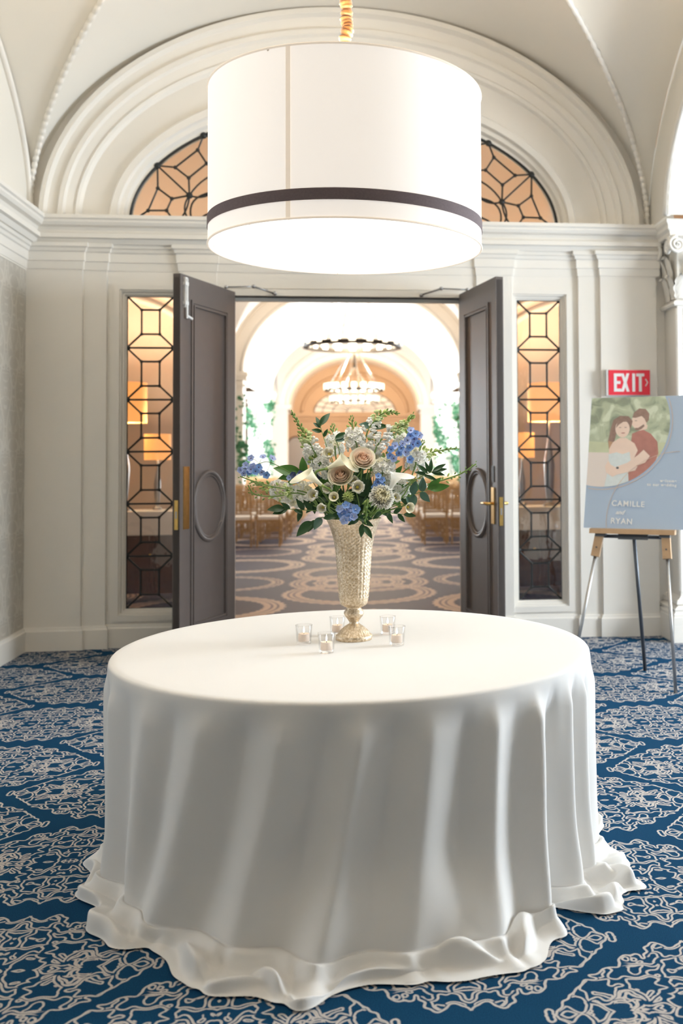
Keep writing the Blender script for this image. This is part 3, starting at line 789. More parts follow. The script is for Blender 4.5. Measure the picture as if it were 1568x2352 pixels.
# ------------------------------------------------------------------ doors
def door(idx, hx, dirv, side, label, lever):
    L, T, Hh = 0.86, 0.058, 2.82
    d = Vector((dirv[0], dirv[1], 0)).normalized()
    rz = atan2(d.y, d.x)
    root = tag(thing('door_%d' % idx, label, 'door', (hx, 8.095, 0), rz), kind='structure')
    # local x: from hinge to free edge; the face towards the opening is at y = s*0 .. thickness goes away
    s = side   # +1: visible face looks along +y(local)
    y0, y1 = (-T, 0.0) if s > 0 else (0.0, T)
    def yb(a0_, a1_): # proud strip on the visible face
        return (a0_, a1_) if s > 0 else (-a1_, -a0_)
    b = MB(); b.box(0.0, L, y0 + 0.006, y1 - 0.006, 0.02, Hh - 0.02)
    b.build('core', 'door_paint', root)
    b = MB()
    b.box(0, 0.13, y0, y1, 0.012, Hh); b.box(L - 0.15, L, y0, y1, 0.012, Hh)
    b.box(0.13, L - 0.15, y0, y1, Hh - 0.17, Hh); b.box(0.13, L - 0.15, y0, y1, 0.012, 0.24)
    b.build('stiles_and_rails', 'door_paint', root)
    for sgn, yy in ((1, y1), (-1, y0)):
        m = MB()
        X0, X1, Z0, Z1 = 0.13, L - 0.15, 0.24, Hh - 0.17
        for ins, hgt, w in ((0.0, 0.010, 0.022), (0.022, 0.003, 0.012), (0.034, 0.012, 0.012)):
            A, B_ = (yy - 0.006, yy + hgt) if sgn > 0 else (yy - hgt, yy + 0.006)
            x0, x1, z0, z1 = X0 + ins, X1 - ins, Z0 + ins, Z1 - ins
            m.box(x0, x0 + w, A, B_, z0, z1); m.box(x1 - w, x1, A, B_, z0, z1); m.box(x0 + w, x1 - w, A, B_, z0, z0 + w); m.box(x0 + w, x1 - w, A, B_, z1 - w, z1)
        m.build('panel_moulding', 'door_paint', root)
        ov = MB(); cx = 0.42; pts = [(cx + 0.235 * cos(2 * pi * k / 48), yy - sgn * 0.004, 1.13 + 0.255 * sin(2 * pi * k / 48)) for k in range(49)]
        ov.tube(pts, 0.017, 8, cap=False); ov.tube([(cx + (p[0] - cx) * 0.9, p[1], 1.13 + (p[2] - 1.13) * 0.91) for p in pts], 0.009, 6, cap=False)
        o = ov.build('oval_moulding', 'door_paint', root, smooth=True); o['label'] = 'raised oval moulding'
    # lock face on the free edge
    MB().box(L - 0.001, L + 0.003, y0 + 0.016, y1 - 0.014, 0.98, 1.19).build('lock_plate', 'brass', root)
    MB().box(L + 0.002, L + 0.006, y0 + 0.024, y1 - 0.022, 1.06, 1.11).build('latch_bolt', 'steel', root)
    for z in (0.3, 1.5, 2.5):
        MB().tube([(0.0, (y0 + y1) / 2, z), (0.0, (y0 + y1) / 2, z + 0.11)], 0.011, 8).build('hinge', 'steel', root, smooth=True)
    yf = y1 if s > 0 else y0
    if not lever:
        a, c = sorted((yf, yf + s * 0.006)); p = MB(); p.box(L - 0.125, L - 0.045, a, c, 0.98, 1.43)
        p.build('push_plate', 'brass', root)['label'] = 'tall brass push plate'
        a, c = sorted((yf, yf + s * 0.016))
        k = MB(); k.box(L - 0.075, L - 0.045, a, c, 2.58, 2.80); k.tube([(L - 0.06, yf + s * 0.02, 2.50), (L - 0.06, yf + s * 0.02, 2.79)], 0.008, 8)
        k.box(L - 0.08, L - 0.035, a, c + 0.006, 2.74, 2.765); k.box(L - 0.08, L - 0.035, a, c + 0.006, 2.60, 2.625); k.tube([(L - 0.06, yf + s * 0.02, 2.52), (L - 0.10, yf + s * 0.04, 2.50)], 0.010, 8)
        k.build('flush_bolt', 'white_enamel', root)['label'] = 'white surface bolt'
    else:
        a, c = sorted((yf, yf + s * 0.007)); MB().box(L - 0.115, L - 0.055, a, c, 0.99, 1.26).build('handle_plate', 'brass', root)
        for sg in (1, -1):
            yy = y1 if sg > 0 else y0
            h = MB(); h.tube([(L - 0.085, yy, 1.14), (L - 0.085, yy + sg * 0.05, 1.14)], 0.012, 10); h.tube(cat_curve([(L - 0.085, yy + sg * 0.05, 1.14), (L - 0.13, yy + sg * 0.056, 1.142), (L - 0.21, yy + sg * 0.05, 1.138)], 5), [0.012 - 0.0004 * k for k in range(11)], 10)
            h.build('lever_handle', 'brass', root, smooth=True)
        a, c = sorted((yf, yf + s * 0.004)); MB().box(L - 0.11, L - 0.06, a, c, 1.30, 1.42).build('lock_cover', 'iron', root)
    # closer on the door face near the top and its folding arm to the lintel
    ya = yf
    Minv = (Matrix.Translation((hx, 8.095, 0)) @ Matrix.Rotation(rz, 4, 'Z')).inverted()
    sg = -1 if side > 0 else 1
    elbow = Minv @ Vector((hx - sg * 0.22 * (1), YW - 0.20, Hh + 0.02)) if False else None
    inward = 1 if idx == 1 else -1
    p0 = Minv @ Vector((hx - inward * 0.05, YW - 0.22, Hh + 0.012)); p1 = Minv @ Vector((hx + inward * 0.16, YW - 0.20, Hh + 0.022)); p2 = Minv @ Vector((hx + inward * 0.31, YW - 0.055, Hh - 0.008))
    am = MB(); am.tube([p0, p1], 0.0065, 6); am.tube([p1, p2], 0.0085, 6); am.add(*ball(p1, 0.016, 1.0)); am.add(*ball(p2, 0.018, 1.0)); am.add(*ball(p0, 0.015, 1.0))
    am.build('closer_arm', 'steel', root, smooth=True)
    return root
door(1, -0.963, (-0.337, -0.9415), 1, 'dark grey door leaf swung open, brass push plate and white bolt', False)
door(2, 0.842, (0.215, -0.977), -1, 'dark grey door leaf swung open, brass lever handle and lock', True)

# ------------------------------------------------------------------ vestibule behind the doors (Y 8.4 .. 12)
YV = 12.0
b = MB()
OW, OH = 1.72, 3.0        # opening into the hall: half width, springing
b.box(-6, XC - OW, YV, YV + 0.5, 0, 6.0); b.box(XC + OW, 6, YV, YV + 0.5, 0, 6.0)
n = 32; rows = []
for yy in (YV, YV + 0.5):
    b.grid([[(XC + OW * cos(pi * k / n), yy, OH + 1.0 * sin(pi * k / n)) for k in range(n + 1)], [(XC + OW * cos(pi * k / n), yy, 6.0) for k in range(n + 1)]])
b.grid([[(XC + OW * cos(pi * k / n), yy, OH + 1.0 * sin(pi * k / n)) for k in range(n + 1)] for yy in (YV, YV + 0.5)])
b.box(-6, 6, YW + TH, YV, 5.9, 6.0); b.box(-6.1, -6, YW, YV, 0, 6); b.box(6, 6.1, YW, YV, 0, 6)
b.box(-6, XL - 0.2, YW + 0.2, YW + 0.25, 0, 6); b.box(XR + 0.6, 6, YW + 0.2, YW + 0.25, 0, 6)
b.box(-6, 6, YW + TH - 0.02, YW + TH, 5.3, 6.0)
wv = struct(b.build('wall_vestibule', 'peach_paint'), 'peach plaster walls of the vestibule behind the doors', 'wall')
for s in (-1, 1):
    c = XC + s * 2.9
    pts = [(c + 1.25 * cos(pi * k / 30), YV - 0.02, 2.5 + 0.9 * sin(pi * k / 30)) for k in range(31)]
    m = MB(); m.tube(pts, 0.04, 6); m.tube([(p[0] + (p[0] - c) * 0.1, p[1], p[2] + 0.12) for p in pts], 0.03, 6)
    m.build('arch_moulding', 'hall_paint', wv, smooth=True)

def console(sx, lab):
    x = XC + sx * 2.18; y = 10.75
    t = thing('console_table', lab, 'table', (x, y, 0), group='consoles behind the sidelights')
    MB().box(-0.62, 0.62, -0.24, 0.24, 0.88, 0.93).build('tabletop', 'dark_wood', t)
    MB().box(-0.58, 0.58, -0.21, 0.21, 0.10, 0.88).build('cabinet_body', 'dark_wood', t)
    for dx in (-0.375, 0.0, 0.375):
        dd = MB().box(dx - 0.175, dx + 0.175, -0.228, -0.21, 0.14, 0.84).build('cabinet_door', 'dark_wood', t)
        MB().box(dx - 0.13, dx + 0.13, -0.236, -0.228, 0.19, 0.79).build('door_panel', 'dark_wood', dd)
        MB().tube([(dx + 0.14, -0.236, 0.50), (dx + 0.14, -0.256, 0.50)], 0.012, 8).build('knob', 'brass', dd)
    for ax in (-0.55, 0.55):
        for ay in (-0.18, 0.18):
            MB().tube([(ax, ay, 0.0), (ax, ay, 0.10)], [0.022, 0.03], 8).build('foot', 'dark_wood', t, smooth=True)
    r = MB().box(-0.40, 0.40, -0.25, 0.25, 0.931, 0.940).box(-0.40, 0.40, -0.256, -0.249, 0.70, 0.94).build('table_runner', 'cloth')
    r.location = (x, y, 0); tag(r, 'white runner over the console ' + ('by the push-plate door' if sx < 0 else 'by the lever-handle door'), 'table runner', 'runners on the consoles')
    for k, (ox, yy, sc) in enumerate(((-0.26 * sx * -1, 0.0, 1.0), (0.34 * sx * -1, 0.12, 0.60))):
        big = k == 0
        l = thing('table_lamp', ('tall' if big else 'small') + ' orange drum lamp on the console ' + ('by the push-plate door' if sx < 0 else 'by the lever-handle door'), 'lamp', (x + ((-0.18 if big else 0.14) if sx < 0 else (-0.02 if big else -0.30)), y + yy, 0.9405 if big else 0.9405), group='orange console lamps')
        H = 0.98 * sc; R = 0.23 * sc
        MB().lathe([(0.001, 0), (0.075 * sc, 0), (0.075 * sc, 0.02), (0.03 * sc, 0.04), (0.05 * sc, 0.25 * sc), (0.06 * sc, 0.45 * sc), (0.02 * sc, 0.72 * sc), (0.012, H), (0.001, H)], 20).build('base', 'steel', l, smooth=True, ang=40)
        MB().lathe([(R, H - 0.06), (R, H + 0.36 * sc)], 28).build('lamp_shade', 'orange_shade', l, smooth=True)
        MB().lathe([(0.001, H - 0.045), (R * 0.97, H - 0.045)], 28).build('diffuser', 'lamp_glow', l)
        pl = bpy.data.lights.new('table_lamp_bulb', 'POINT'); pl.energy = 150 if big else 55; pl.color = (1.0, 0.76, 0.50); pl.shadow_soft_size = 0.06
        po = bpy.data.objects.new('table_lamp_bulb', pl); COL.objects.link(po); po.parent = l; po.location = (0, 0, H + 0.24 * sc)
console(-1, 'dark wooden console with white runner beyond the sidelight by the push-plate door')
console(1, 'dark wooden console with white runner beyond the sidelight by the lever-handle door')
# ------------------------------------------------------------------ the long hall (Y 12.5 .. 44)
HW, HS, HR = 2.50, 3.40, 2.0
def hall_arch(y, mat, idx):
    b = MB(); n = 40; d = 0.55
    for s in (-1, 1):
        x0, x1 = sorted((XC + s * HW, XC + s * (HW + 0.66))); b.box(x0, x1, y, y + d, 0, HS)
    for yy in (y, y + d):
        b.grid([[(XC + HW * cos(pi * k / n), yy, HS + HR * sin(pi * k / n)) for k in range(n + 1)], [(XC + (HW + 0.35) * cos(pi * k / n), yy, HS + (HR + 0.35) * sin(pi * k / n)) for k in range(n + 1)],
                [(XC + (HW + 0.35 + 4.6 * abs(cos(pi * k / n))) * cos(pi * k / n) , yy, 6.4 if True else 0) for k in range(n + 1)]])
    b.grid([[(XC + HW * cos(pi * k / n), yy, HS + HR * sin(pi * k / n)) for k in range(n + 1)] for yy in (y, y + d)])
    o = fixn(b.build('wall_arch_%d' % idx, mat)); struct(o, None, 'wall')
    o['label'] = ('%s transverse arch on square piers across the hall' % ('first', 'second', 'third')[idx - 1])
    for s in (-1, 1):
        x0, x1 = sorted((XC + s * (HW - 0.09), XC + s * (HW + 0.72)))
        m = MB()
        for z0, z1, e in ((HS - 0.30, HS - 0.26, -0.03), (HS - 0.16, HS - 0.08, 0.0), (HS - 0.08, HS + 0.02, 0.03)):
            m.box(x0 - e, x1 + e, y - 0.08 - e, y + d + 0.08 + e, z0, z1)
        m.build('pier_capital', mat, o)
    m = MB(); pts = [(XC + (HW + 0.02) * cos(pi * k / 40), y - 0.015, HS + (HR + 0.02) * sin(pi * k / 40)) for k in range(41)]
    m.tube(pts, 0.05, 6); m.tube([(XC + (p[0] - XC) * 1.13, p[1], HS + (p[2] - HS) * 1.15) for p in pts], 0.045, 6)
    m.build('arch_moulding', mat, o, smooth=True)
for i, (y, mt) in enumerate(((23.0, 'hall_paint'), (30.3, 'hall_paint'), (37.6, 'far_wall_paint'))): hall_arch(y, mt if i < 2 else 'hall_paint', i + 1)
# nave vaults between the arches
b = MB(); n = 32
def barrel(y0, y1, hw, hr, mb):
    mb.grid([[(XC + hw * cos(pi * k / n), yy, HS + hr * sin(pi * k / n)) for k in range(n + 1)] for yy in (y0, y1)])
def groin(y0, y1, mb):
    m = 32; U2 = [sin(pi / 2 * (2 * i / m - 1)) for i in range(m + 1)]; o = len(mb.v)
    for j in range(m + 1):
        for i in range(m + 1):
            u, v = U2[i], U2[j]
            mb.v.append((XC + (HW + 0.35) * u, (y0 + y1) / 2 + (y1 - y0) / 2 * v, HS + (HR + 0.35) * max(sqrt(max(0, 1 - u * u)), sqrt(max(0, 1 - v * v)))))
    for j in range(m):
        for i in range(m):
            q = [o + j * (m + 1) + i, o + j * (m + 1) + i + 1, o + (j + 1) * (m + 1) + i + 1, o + (j + 1) * (m + 1) + i]
            if (i < m / 2) == (j < m / 2): mb.f += [(q[0], q[1], q[2]), (q[0], q[2], q[3])]
            else: mb.f += [(q[0], q[1], q[3]), (q[1], q[2], q[3])]
groin(12.5, 23.0, b); groin(23.55, 30.3, b)
struct(b.build('ceiling_hall', 'hall_paint', smooth=True, ang=15), 'pale groin vaults over the long hall', 'ceiling')
b = MB(); groin(30.85, 37.6, b); barrel(38.15, 44.0, HW + 0.2, HR + 0.2, b)
struct(b.build('ceiling_hall', 'hall_paint', smooth=True, ang=15), 'warm-lit vault over the far end of the hall', 'ceiling')
# far end wall, side walls of the far room
b = MB(); b.box(-8, 8, 44.0, 44.2, 0, 6.4)
for s in (-1, 1):
    x0, x1 = sorted((XC + s * (HW + 0.7), XC + s * (HW + 0.9))); b.box(x0, x1, 37.6, 44, 0, 5.6)
fw = struct(b.build('wall_far', 'far_wall_paint'), 'brown end wall of the hall with lunette and cornice', 'wall')
m = MB().box(-3.3, 3.2, 43.9, 44, 3.22, 3.40).box(-3.3, 3.2, 43.93, 44, 3.05, 3.12); m.build('cornice', 'far_wall_paint', fw)
m = MB(); m.tube([(XC + 2.3 * cos(pi * k / 40), 43.96, 3.4 + 1.7 * sin(pi * k / 40)) for k in range(41)], 0.07, 6); m.build('arch_moulding', 'far_wall_paint', fw, smooth=True)
lu = thing('lunette_panel', 'far half-round leaded window glowing pale at the hall end', 'window', (XC, 43.95, 3.42)); tag(lu, kind='structure')
MB().prism([(1.78 * cos(pi * k / 32), 1.0 * sin(pi * k / 32)) for k in range(33)], lambda u, v, d: (u, d, v), -0.02, 0.02).build('pane', 'cushion', lu)  # opaque pane in plain pale cream, no emission
cm = MB()
for k in range(1, 12): cm.tube([(0.35 * cos(pi * k / 12), -0.03, 0.25 * sin(pi * k / 12)), (1.76 * cos(pi * k / 12), -0.03, 0.98 * sin(pi * k / 12))], 0.014, 5)
for r in (0.2, 0.55, 0.8, 1.0): cm.tube([(1.76 * r * cos(pi * k / 32), -0.03, 0.98 * r * sin(pi * k / 32)) for k in range(33)], 0.014, 5)
cm.build('iron_came', 'ring_metal', lu, smooth=True)
for s in (-1, 1):
    t = thing('arched_mirror', 'tall arched mirror on the brown end wall, %s door side' % ('push-plate' if s < 0 else 'lever-handle'), 'mirror', (XC + s * 2.55, 43.98, 0.9), group='arched mirrors on the end wall')
    poly = [(-0.42, 0.0), (0.42, 0.0)] + [(0.42 * cos(pi * k / 16), 1.05 + 0.42 * sin(pi * k / 16)) for k in range(17)]
    MB().prism(poly, lambda u, v, d: (u, d, v), -0.06, 0.0).build('frame', 'dark_wood', t)
    MB().prism([(u * 0.84, 0.06 + v * 0.92) for u, v in poly], lambda u, v, d: (u, d, v), -0.07, -0.05).build('glass', 'steel', t)
# aisle walls with assumed tall windows and the outer roof of the hall
b = MB()
for s in (-1, 1):
    x0, x1 = sorted((s * 7.0, s * 7.2)); b.box(x0, x1, 12, 46, 0, 6.4)
b.box(-7.2, 7.2, 12, 46, 6.4, 6.5); b.box(-7.2, -6.0, 12, 12.2, 0, 6.5); b.box(6.0, 7.2, 12, 12.2, 0, 6.5); b.box(-7.2, 7.2, 12, 12.2, 5.9, 6.5)
struct(b.build('wall_hall', 'hall_paint'), 'pale side walls of the long hall', 'wall')
for s in (-1, 1):
    for y in (24.6, 26.6, 28.6):
        w = thing('window_%d' % (4 + (0 if s < 0 else 3) + int((y - 24.6) / 2)), 'tall bright hall window with white glazing bars', 'window', (s * 6.95, y, 0.7), group='tall windows of the hall aisles'); tag(w, kind='structure')  # assumed aisle window, out of view, with glowing glass
        MB().box(-0.02, 0.02, -0.7, 0.7, 0, 3.4).build('glass', 'daylight_glass', w)
        q = MB()
        for yy in (-0.7, -0.23, 0.23, 0.7): q.box(-0.05, 0.05, yy - 0.03, yy + 0.03, 0, 3.4)
        for z in (0, 0.85, 1.7, 2.55, 3.4): q.box(-0.05, 0.05, -0.7, 0.7, z - 0.03, z + 0.03)
        q.build('glazing_bars', 'trim_paint', w)

# chandeliers
def chandelier(y, label, lit):
    t = thing('chandelier', label, 'chandelier', (-0.072, y, 3.62), group='ring chandeliers down the hall')
    R = 0.9
    MB().lathe([(R + 0.06, -0.02), (R + 0.06, 0.06), (R - 0.05, 0.06), (R - 0.05, -0.02), (R + 0.06, -0.02)], 48).build('ring', 'ring_metal', t, smooth=True, ang=40)
    me = MB().lathe([(0.001, 0.0), (0.085, 0.0), (0.085, 0.20), (0.07, 0.20), (0.07, 0.02), (0.001, 0.02)], 14).mesh('glass_shade', 'candle_glass_far', True, 40)
    for k in range(18):
        a = 2 * pi * (k + 0.5) / 18; link('glass_shade', me, t, Matrix.Translation((R * cos(a), R * sin(a), 0.02)))
    for k in range(6):
        a = 2 * pi * k / 6 + 0.3; MB().tube([(R * cos(a), R * sin(a), 0.05), (0.05 * cos(a), 0.05 * sin(a), 1.42)], 0.012, 5).build('cable', 'steel', t)
    MB().tube([(0, 0, 1.36), (0, 0, 1.5), (0, 0, 2.0)], [0.08, 0.05, 0.02], 10).build('hub', 'ring_metal', t, smooth=True)
    pl = bpy.data.lights.new('chandelier_light', 'POINT'); pl.energy = lit; pl.color = (1.0, 0.80, 0.58); pl.shadow_soft_size = 0.2
    po = bpy.data.objects.new('chandelier_light', pl); COL.objects.link(po); po.parent = t; po.location = (0, 0, 0.35)
chandelier(19.5, 'ring chandelier of glowing glass cups before the first hall arch', 210)
chandelier(32.6, 'ring chandelier of glowing glass cups just past the second hall arch', 330)
chandelier(39.7, 'ring chandelier of glowing glass cups before the brown end wall', 330)

# chiavari chairs
def chair_parts():
    P = []
    for s in (-1, 1):
        P.append(('back_leg', MB().tube([(s * 0.185, -0.20, 0), (s * 0.185, -0.19, 0.45), (s * 0.175, -0.25, 0.92)], 0.014, 6), 'gold_wood'))
        P.append(('front_leg', MB().tube([(s * 0.195, 0.19, 0), (s * 0.19, 0.185, 0.44)], 0.015, 6), 'gold_wood'))
    P.append(('seat', MB().box(-0.205, 0.205, -0.205, 0.205, 0.41, 0.45), 'gold_wood'))
    P.append(('cushion', MB().box(-0.195, 0.195, -0.185, 0.20, 0.451, 0.50), 'cushion'))
    for z, y in ((0.90, -0.247), (0.86, -0.242), (0.60, -0.209), (0.56, -0.204)):
        P.append(('back_rail', MB().tube([(-0.18, y, z), (0.18, y, z)], 0.011, 6), 'gold_wood'))
    for k in range(5):
        x = -0.12 + 0.06 * k; P.append(('spindle', MB().tube([(x, -0.209, 0.60), (x, -0.242, 0.86)], 0.008, 5), 'gold_wood'))
    for z in (0.14, 0.26):
        for s in (-1, 1): P.append(('stretcher', MB().tube([(s * 0.19, -0.195, z), (s * 0.193, 0.188, z)], 0.008, 5), 'gold_wood'))
        P.append(('stretcher', MB().tube([(-0.185, -0.198, z), (0.185, -0.198, z)], 0.008, 5), 'gold_wood'))
        P.append(('stretcher', MB().tube([(-0.193, 0.188, z), (0.193, 0.188, z)], 0.008, 5), 'gold_wood'))
    return P
CP = chair_parts()
CM = [(n_, m_.mesh(n_, mt_, smooth=(n_ not in ('seat', 'cushion')), ang=60)) for n_, m_, mt_ in CP]
_w = MB(); _c = MB()
for n_, m_, mt_ in CP: (_c if mt_ == 'cushion' else _w).add(m_.v, m_.f)
FARW = _w.mesh('chair_frame', 'gold_wood'); FARC = _c.mesh('cushion', 'cushion')
ORD = ['first', 'second', 'third', 'fourth', 'fifth', 'sixth', 'seventh', 'eighth', 'ninth', 'tenth', 'eleventh', 'twelfth', 'thirteenth', 'fourteenth', 'fifteenth', 'sixteenth']
SIDE = {-1: 'push-plate', 1: 'lever-handle'}
for row in range(16):
    y = 17.0 + row * 0.92
    for s in (-1, 1):
        for k in range(4 if row < 6 else 5):
            x = XC + s * (1.40 + 0.46 * k) + random.uniform(-0.02, 0.02)
            if 22.3 < y < 24.0 and abs(x - XC) > 2.0: continue
            if 29.6 < y < 31.3 and abs(x - XC) > 2.0: continue
            t = thing('ballroom_chair', 'gold spindle-back chair, %s from the aisle, %s row from the doors, %s door side' % (ORD[k], ORD[row], SIDE[s]), 'chair', (x, y + random.uniform(-0.03, 0.03), 0), random.uniform(-0.05, 0.05), 'rows of gold chairs in the hall')
            if row < 8:
                for n_, me in CM: link(n_, me, t)
            else:
                link('chair_frame', FARW, t); link('cushion', FARC, t)

# greenery climbing the hall piers
def garland(x, y, h0, h1, n, label, wrap):
    b = MB(); rnd = random.Random(int(x * 100 + y))
    for _ in range(n):
        t = rnd.random(); z = h0 + (h1 - h0) * t
        cl = sin(z * 5 + x) * 0.5 + 0.5
        px = x + rnd.choice((-1, 1)) * wrap * rnd.random() ** 0.5; py = y + rnd.uniform(-0.10, 0.0) - 0.10
        if rnd.random() > max(0.04, sin(z * 4.3 + px * 7.0) * 0.9): continue
        L_, w_ = rnd.uniform(0.08, 0.16), rnd.uniform(0.03, 0.06)
        M = Matrix.Translation((px, py, z)) @ Matrix.Rotation(rnd.uniform(0, 6.28), 4, 'Y') @ Matrix.Rotation(rnd.uniform(-0.9, 0.9), 4, 'X')
        vs = [M @ Vector(v) for v in ((0, 0, 0), (w_, -0.015, L_ * 0.45), (0, 0.0, L_), (-w_, -0.015, L_ * 0.45))]
        b.add(vs, [(0, 1, 2, 3)])
    b.tube([(x + 0.1 * sin(z * 2.0), y - 0.10, z) for z in [h0 + (h1 - h0) * k / 20 for k in range(21)]], 0.012, 5)
    o = b.build('ivy_garland', 'ivy_leaf'); tag(o, label, 'garland', 'green garlands on the hall piers')
for s in (-1, 1):
    garland(XC + s * (HW + 0.33), 30.28, 0.0, 3.1, 1500, 'loose leaf garland on the second-arch pier of the %s door side' % SIDE[s], 0.42)
    garland(XC + s * (HW + 0.33), 22.98, 0.0, 2.9, 1100, 'loose leaf garland on the first-arch pier of the %s door side' % SIDE[s], 0.40)

# ------------------------------------------------------------------ round table and cloth
TX, TY, TZ, TR = -0.008, 3.951, 0.757, 0.905
t = thing('round_table', 'round banquet table hidden under the floor-length white cloth', 'table', (TX, TY, 0))
MB().lathe([(0.001, 0.725), (TR - 0.004, 0.725), (TR, 0.73), (TR, TZ - 0.003), (TR - 0.004, TZ), (0.001, TZ)], 64).build('tabletop', 'table_wood', t)
for k in range(4):
    a = pi / 4 + k * pi / 2
    MB().tube([(0.5 * cos(a), 0.5 * sin(a), 0), (0.46 * cos(a), 0.46 * sin(a), 0.725)], 0.018, 8).build('leg', 'steel', t, smooth=True)

HEM = [(-180, 0.97), (-165, 0.98), (-158, 1.00), (-150, 0.985), (-140, 1.06), (-135, 1.06), (-128, 1.01), (-117, 1.10), (-106, 1.15), (-98, 1.17), (-91, 1.10), (-80, 1.09), (-72, 1.15), (-61, 1.135), (-54, 1.04), (-46, 0.975), (-42, 1.10), (-31, 1.11), (-22, 1.08), (-14, 1.0), (-6, 0.95), (10, 0.99), (60, 1.03), (120, 1.03), (165, 0.98), (180, 0.97)]
def hem(deg):
    deg = (deg + 180) % 360 - 180
    for (a, ra), (c, rc) in zip(HEM, HEM[1:]):
        if a <= deg <= c:
            q = (deg - a) / (c - a); q = q * q * (3 - 2 * q); return ra + (rc - ra) * q
    return 1.0
def vnoise(seed):
    r = np.random.RandomState(seed); G = r.rand(64, 64)
    def f(x, y):      # periodic in x with period 64
        xi = np.floor(x).astype(int); yi = np.floor(y).astype(int); fx = x - xi; fy = y - yi
        fx = fx * fx * (3 - 2 * fx); fy = fy * fy * (3 - 2 * fy)
        g = lambda i, j: G[i % 64, j % 64]
        return (g(xi, yi) * (1 - fx) + g(xi + 1, yi) * fx) * (1 - fy) + (g(xi, yi + 1) * (1 - fx) + g(xi + 1, yi + 1) * fx) * fy
    return f
def cloth():
    NTH = 720
    th = np.arange(NTH) / NTH * 2 * pi - pi                 # -pi..pi, -pi/2 faces the camera
    deg = np.degrees(th)
    R = TR + 0.008
    zt = TZ + 0.003
    rows = []
    cx, cy = TX, TY
    # top disc
    for r in (0.0005, 0.25, 0.5, 0.7, 0.82, 0.88):
        rows.append(np.stack([cx + r * np.cos(th), cy + r * np.sin(th), np.full(NTH, zt)], 1))
    for k in range(5):
        a = pi / 2 * (k + 1) / 5 * 0.95
        rr = R - 0.014 + 0.014 * sin(a); zz = zt - 0.014 + 0.014 * cos(a)
        rows.append(np.stack([cx + rr * np.cos(th), cy + rr * np.sin(th), np.full(NTH, zz)], 1))
    # folds: centre (deg at the edge, deg at the floor), width, depth; sign + ridge, - valley
    F = [(-172, -174, 5, .030), (-163, -166, 4, -.020), (-154, -158, 5.5, .034), (-145, -150, 4.5, -.020), (-136, -143, 5, .026), (-128, -137, 4, -.020), (-120, -131, 5.5, .030), (-111, -121, 4.5, -.026), (-103, -112, 5, .030), (-95, -103.5, 4, -.022), (-88.5, -96, 3.8, .036), (-82, -88, 4.2, -.024),
         (-75, -80.5, 4.5, .024), (-68, -72, 4, -.022), (-61, -64.5, 3.4, .030), (-55.5, -58.5, 3.0, -.014), (-50, -52.5, 3.2, .050), (-43.5, -45.5, 3.0, -.050), (-37.5, -38.5, 2.6, .030), (-33, -33.5, 2.2, -.034), (-28.5, -29, 2.4, .034), (-22.5, -22.5, 2.8, -.026), (-15, -15, 4, .030), (-6, -6, 4, -.02), (2, 2, 4, .03)]
    for k in range(20):
        F.append((12 + k * 8.4, 12 + k * 8.4 + 2 * sin(k), 3.2, .03 if k % 2 == 0 else -.024))
    n1 = vnoise(3); n2 = vnoise(8)
    def fold(tt):
        out = np.zeros(NTH)
        for d0, d1, w, h in F:
            c = d0 + (d1 - d0) * tt ** 1.3
            dd = (deg - c + 180) % 360 - 180
            ww = w * (0.62 + 0.45 * tt)
            out += h * np.exp(-(np.abs(dd) / ww) ** 1.7)
        return out
    ND = 60
    zlow = 0.05
    hm = np.array([hem(d) for d in deg])
    ext0 = np.clip(hm - (R + 0.01), 0.03, 0.4)
    nl = n1((deg + 180) / 360 * 64 * 0.28, np.full(NTH, 40.0))            # slow variation round the table
    nm = n2((deg + 180) / 360 * 64 * 0.5, np.full(NTH, 51.0))
    F2 = ext0 * 0.85 * np.clip(1.3 * (0.5 * nl + 0.5 * nm) - 0.2, 0, 1) ** 1.4
    side = np.clip((np.abs((deg + 90 + 180) % 360 - 180) - 42) / 25, 0, 1); side = side * side * (3 - 2 * side)
    F2 = F2 * (1 - 0.92 * side)
    for j in range(1, ND + 1):
        tt = j / ND
        z = (zt - 0.014) + (zlow - zt + 0.014) * tt
        g = smooth01(tt / 0.16) * (0.50 + 0.90 * tt ** 0.8)
        wob = (n1((deg + 180) / 360 * 64 * 0.5, np.full(NTH, tt * 3.0)) - 0.5) * 0.018 * tt
        rr = R + 0.002 + fold(tt) * g + (0.008 - 0.035 * side) * tt + wob + F2 * smooth01((tt - 0.50) / 0.50) ** 1.9
        rr = np.maximum(rr, R - 0.06 * smooth01(tt * 3))
        rows.append(np.stack([cx + rr * np.cos(th), cy + rr * np.sin(th), np.full(NTH, z)], 1))
    base = rr.copy(); fb = fold(1.0)
    crum = n2((deg + 180) / 360 * 64, np.full(NTH, 7.3))
    hm = np.maximum(hm + 0.9 * fb, base + 0.03) + (crum - 0.5) * 0.03
    ext = hm - base
    NP = 36
    rn = np.random.RandomState(21)
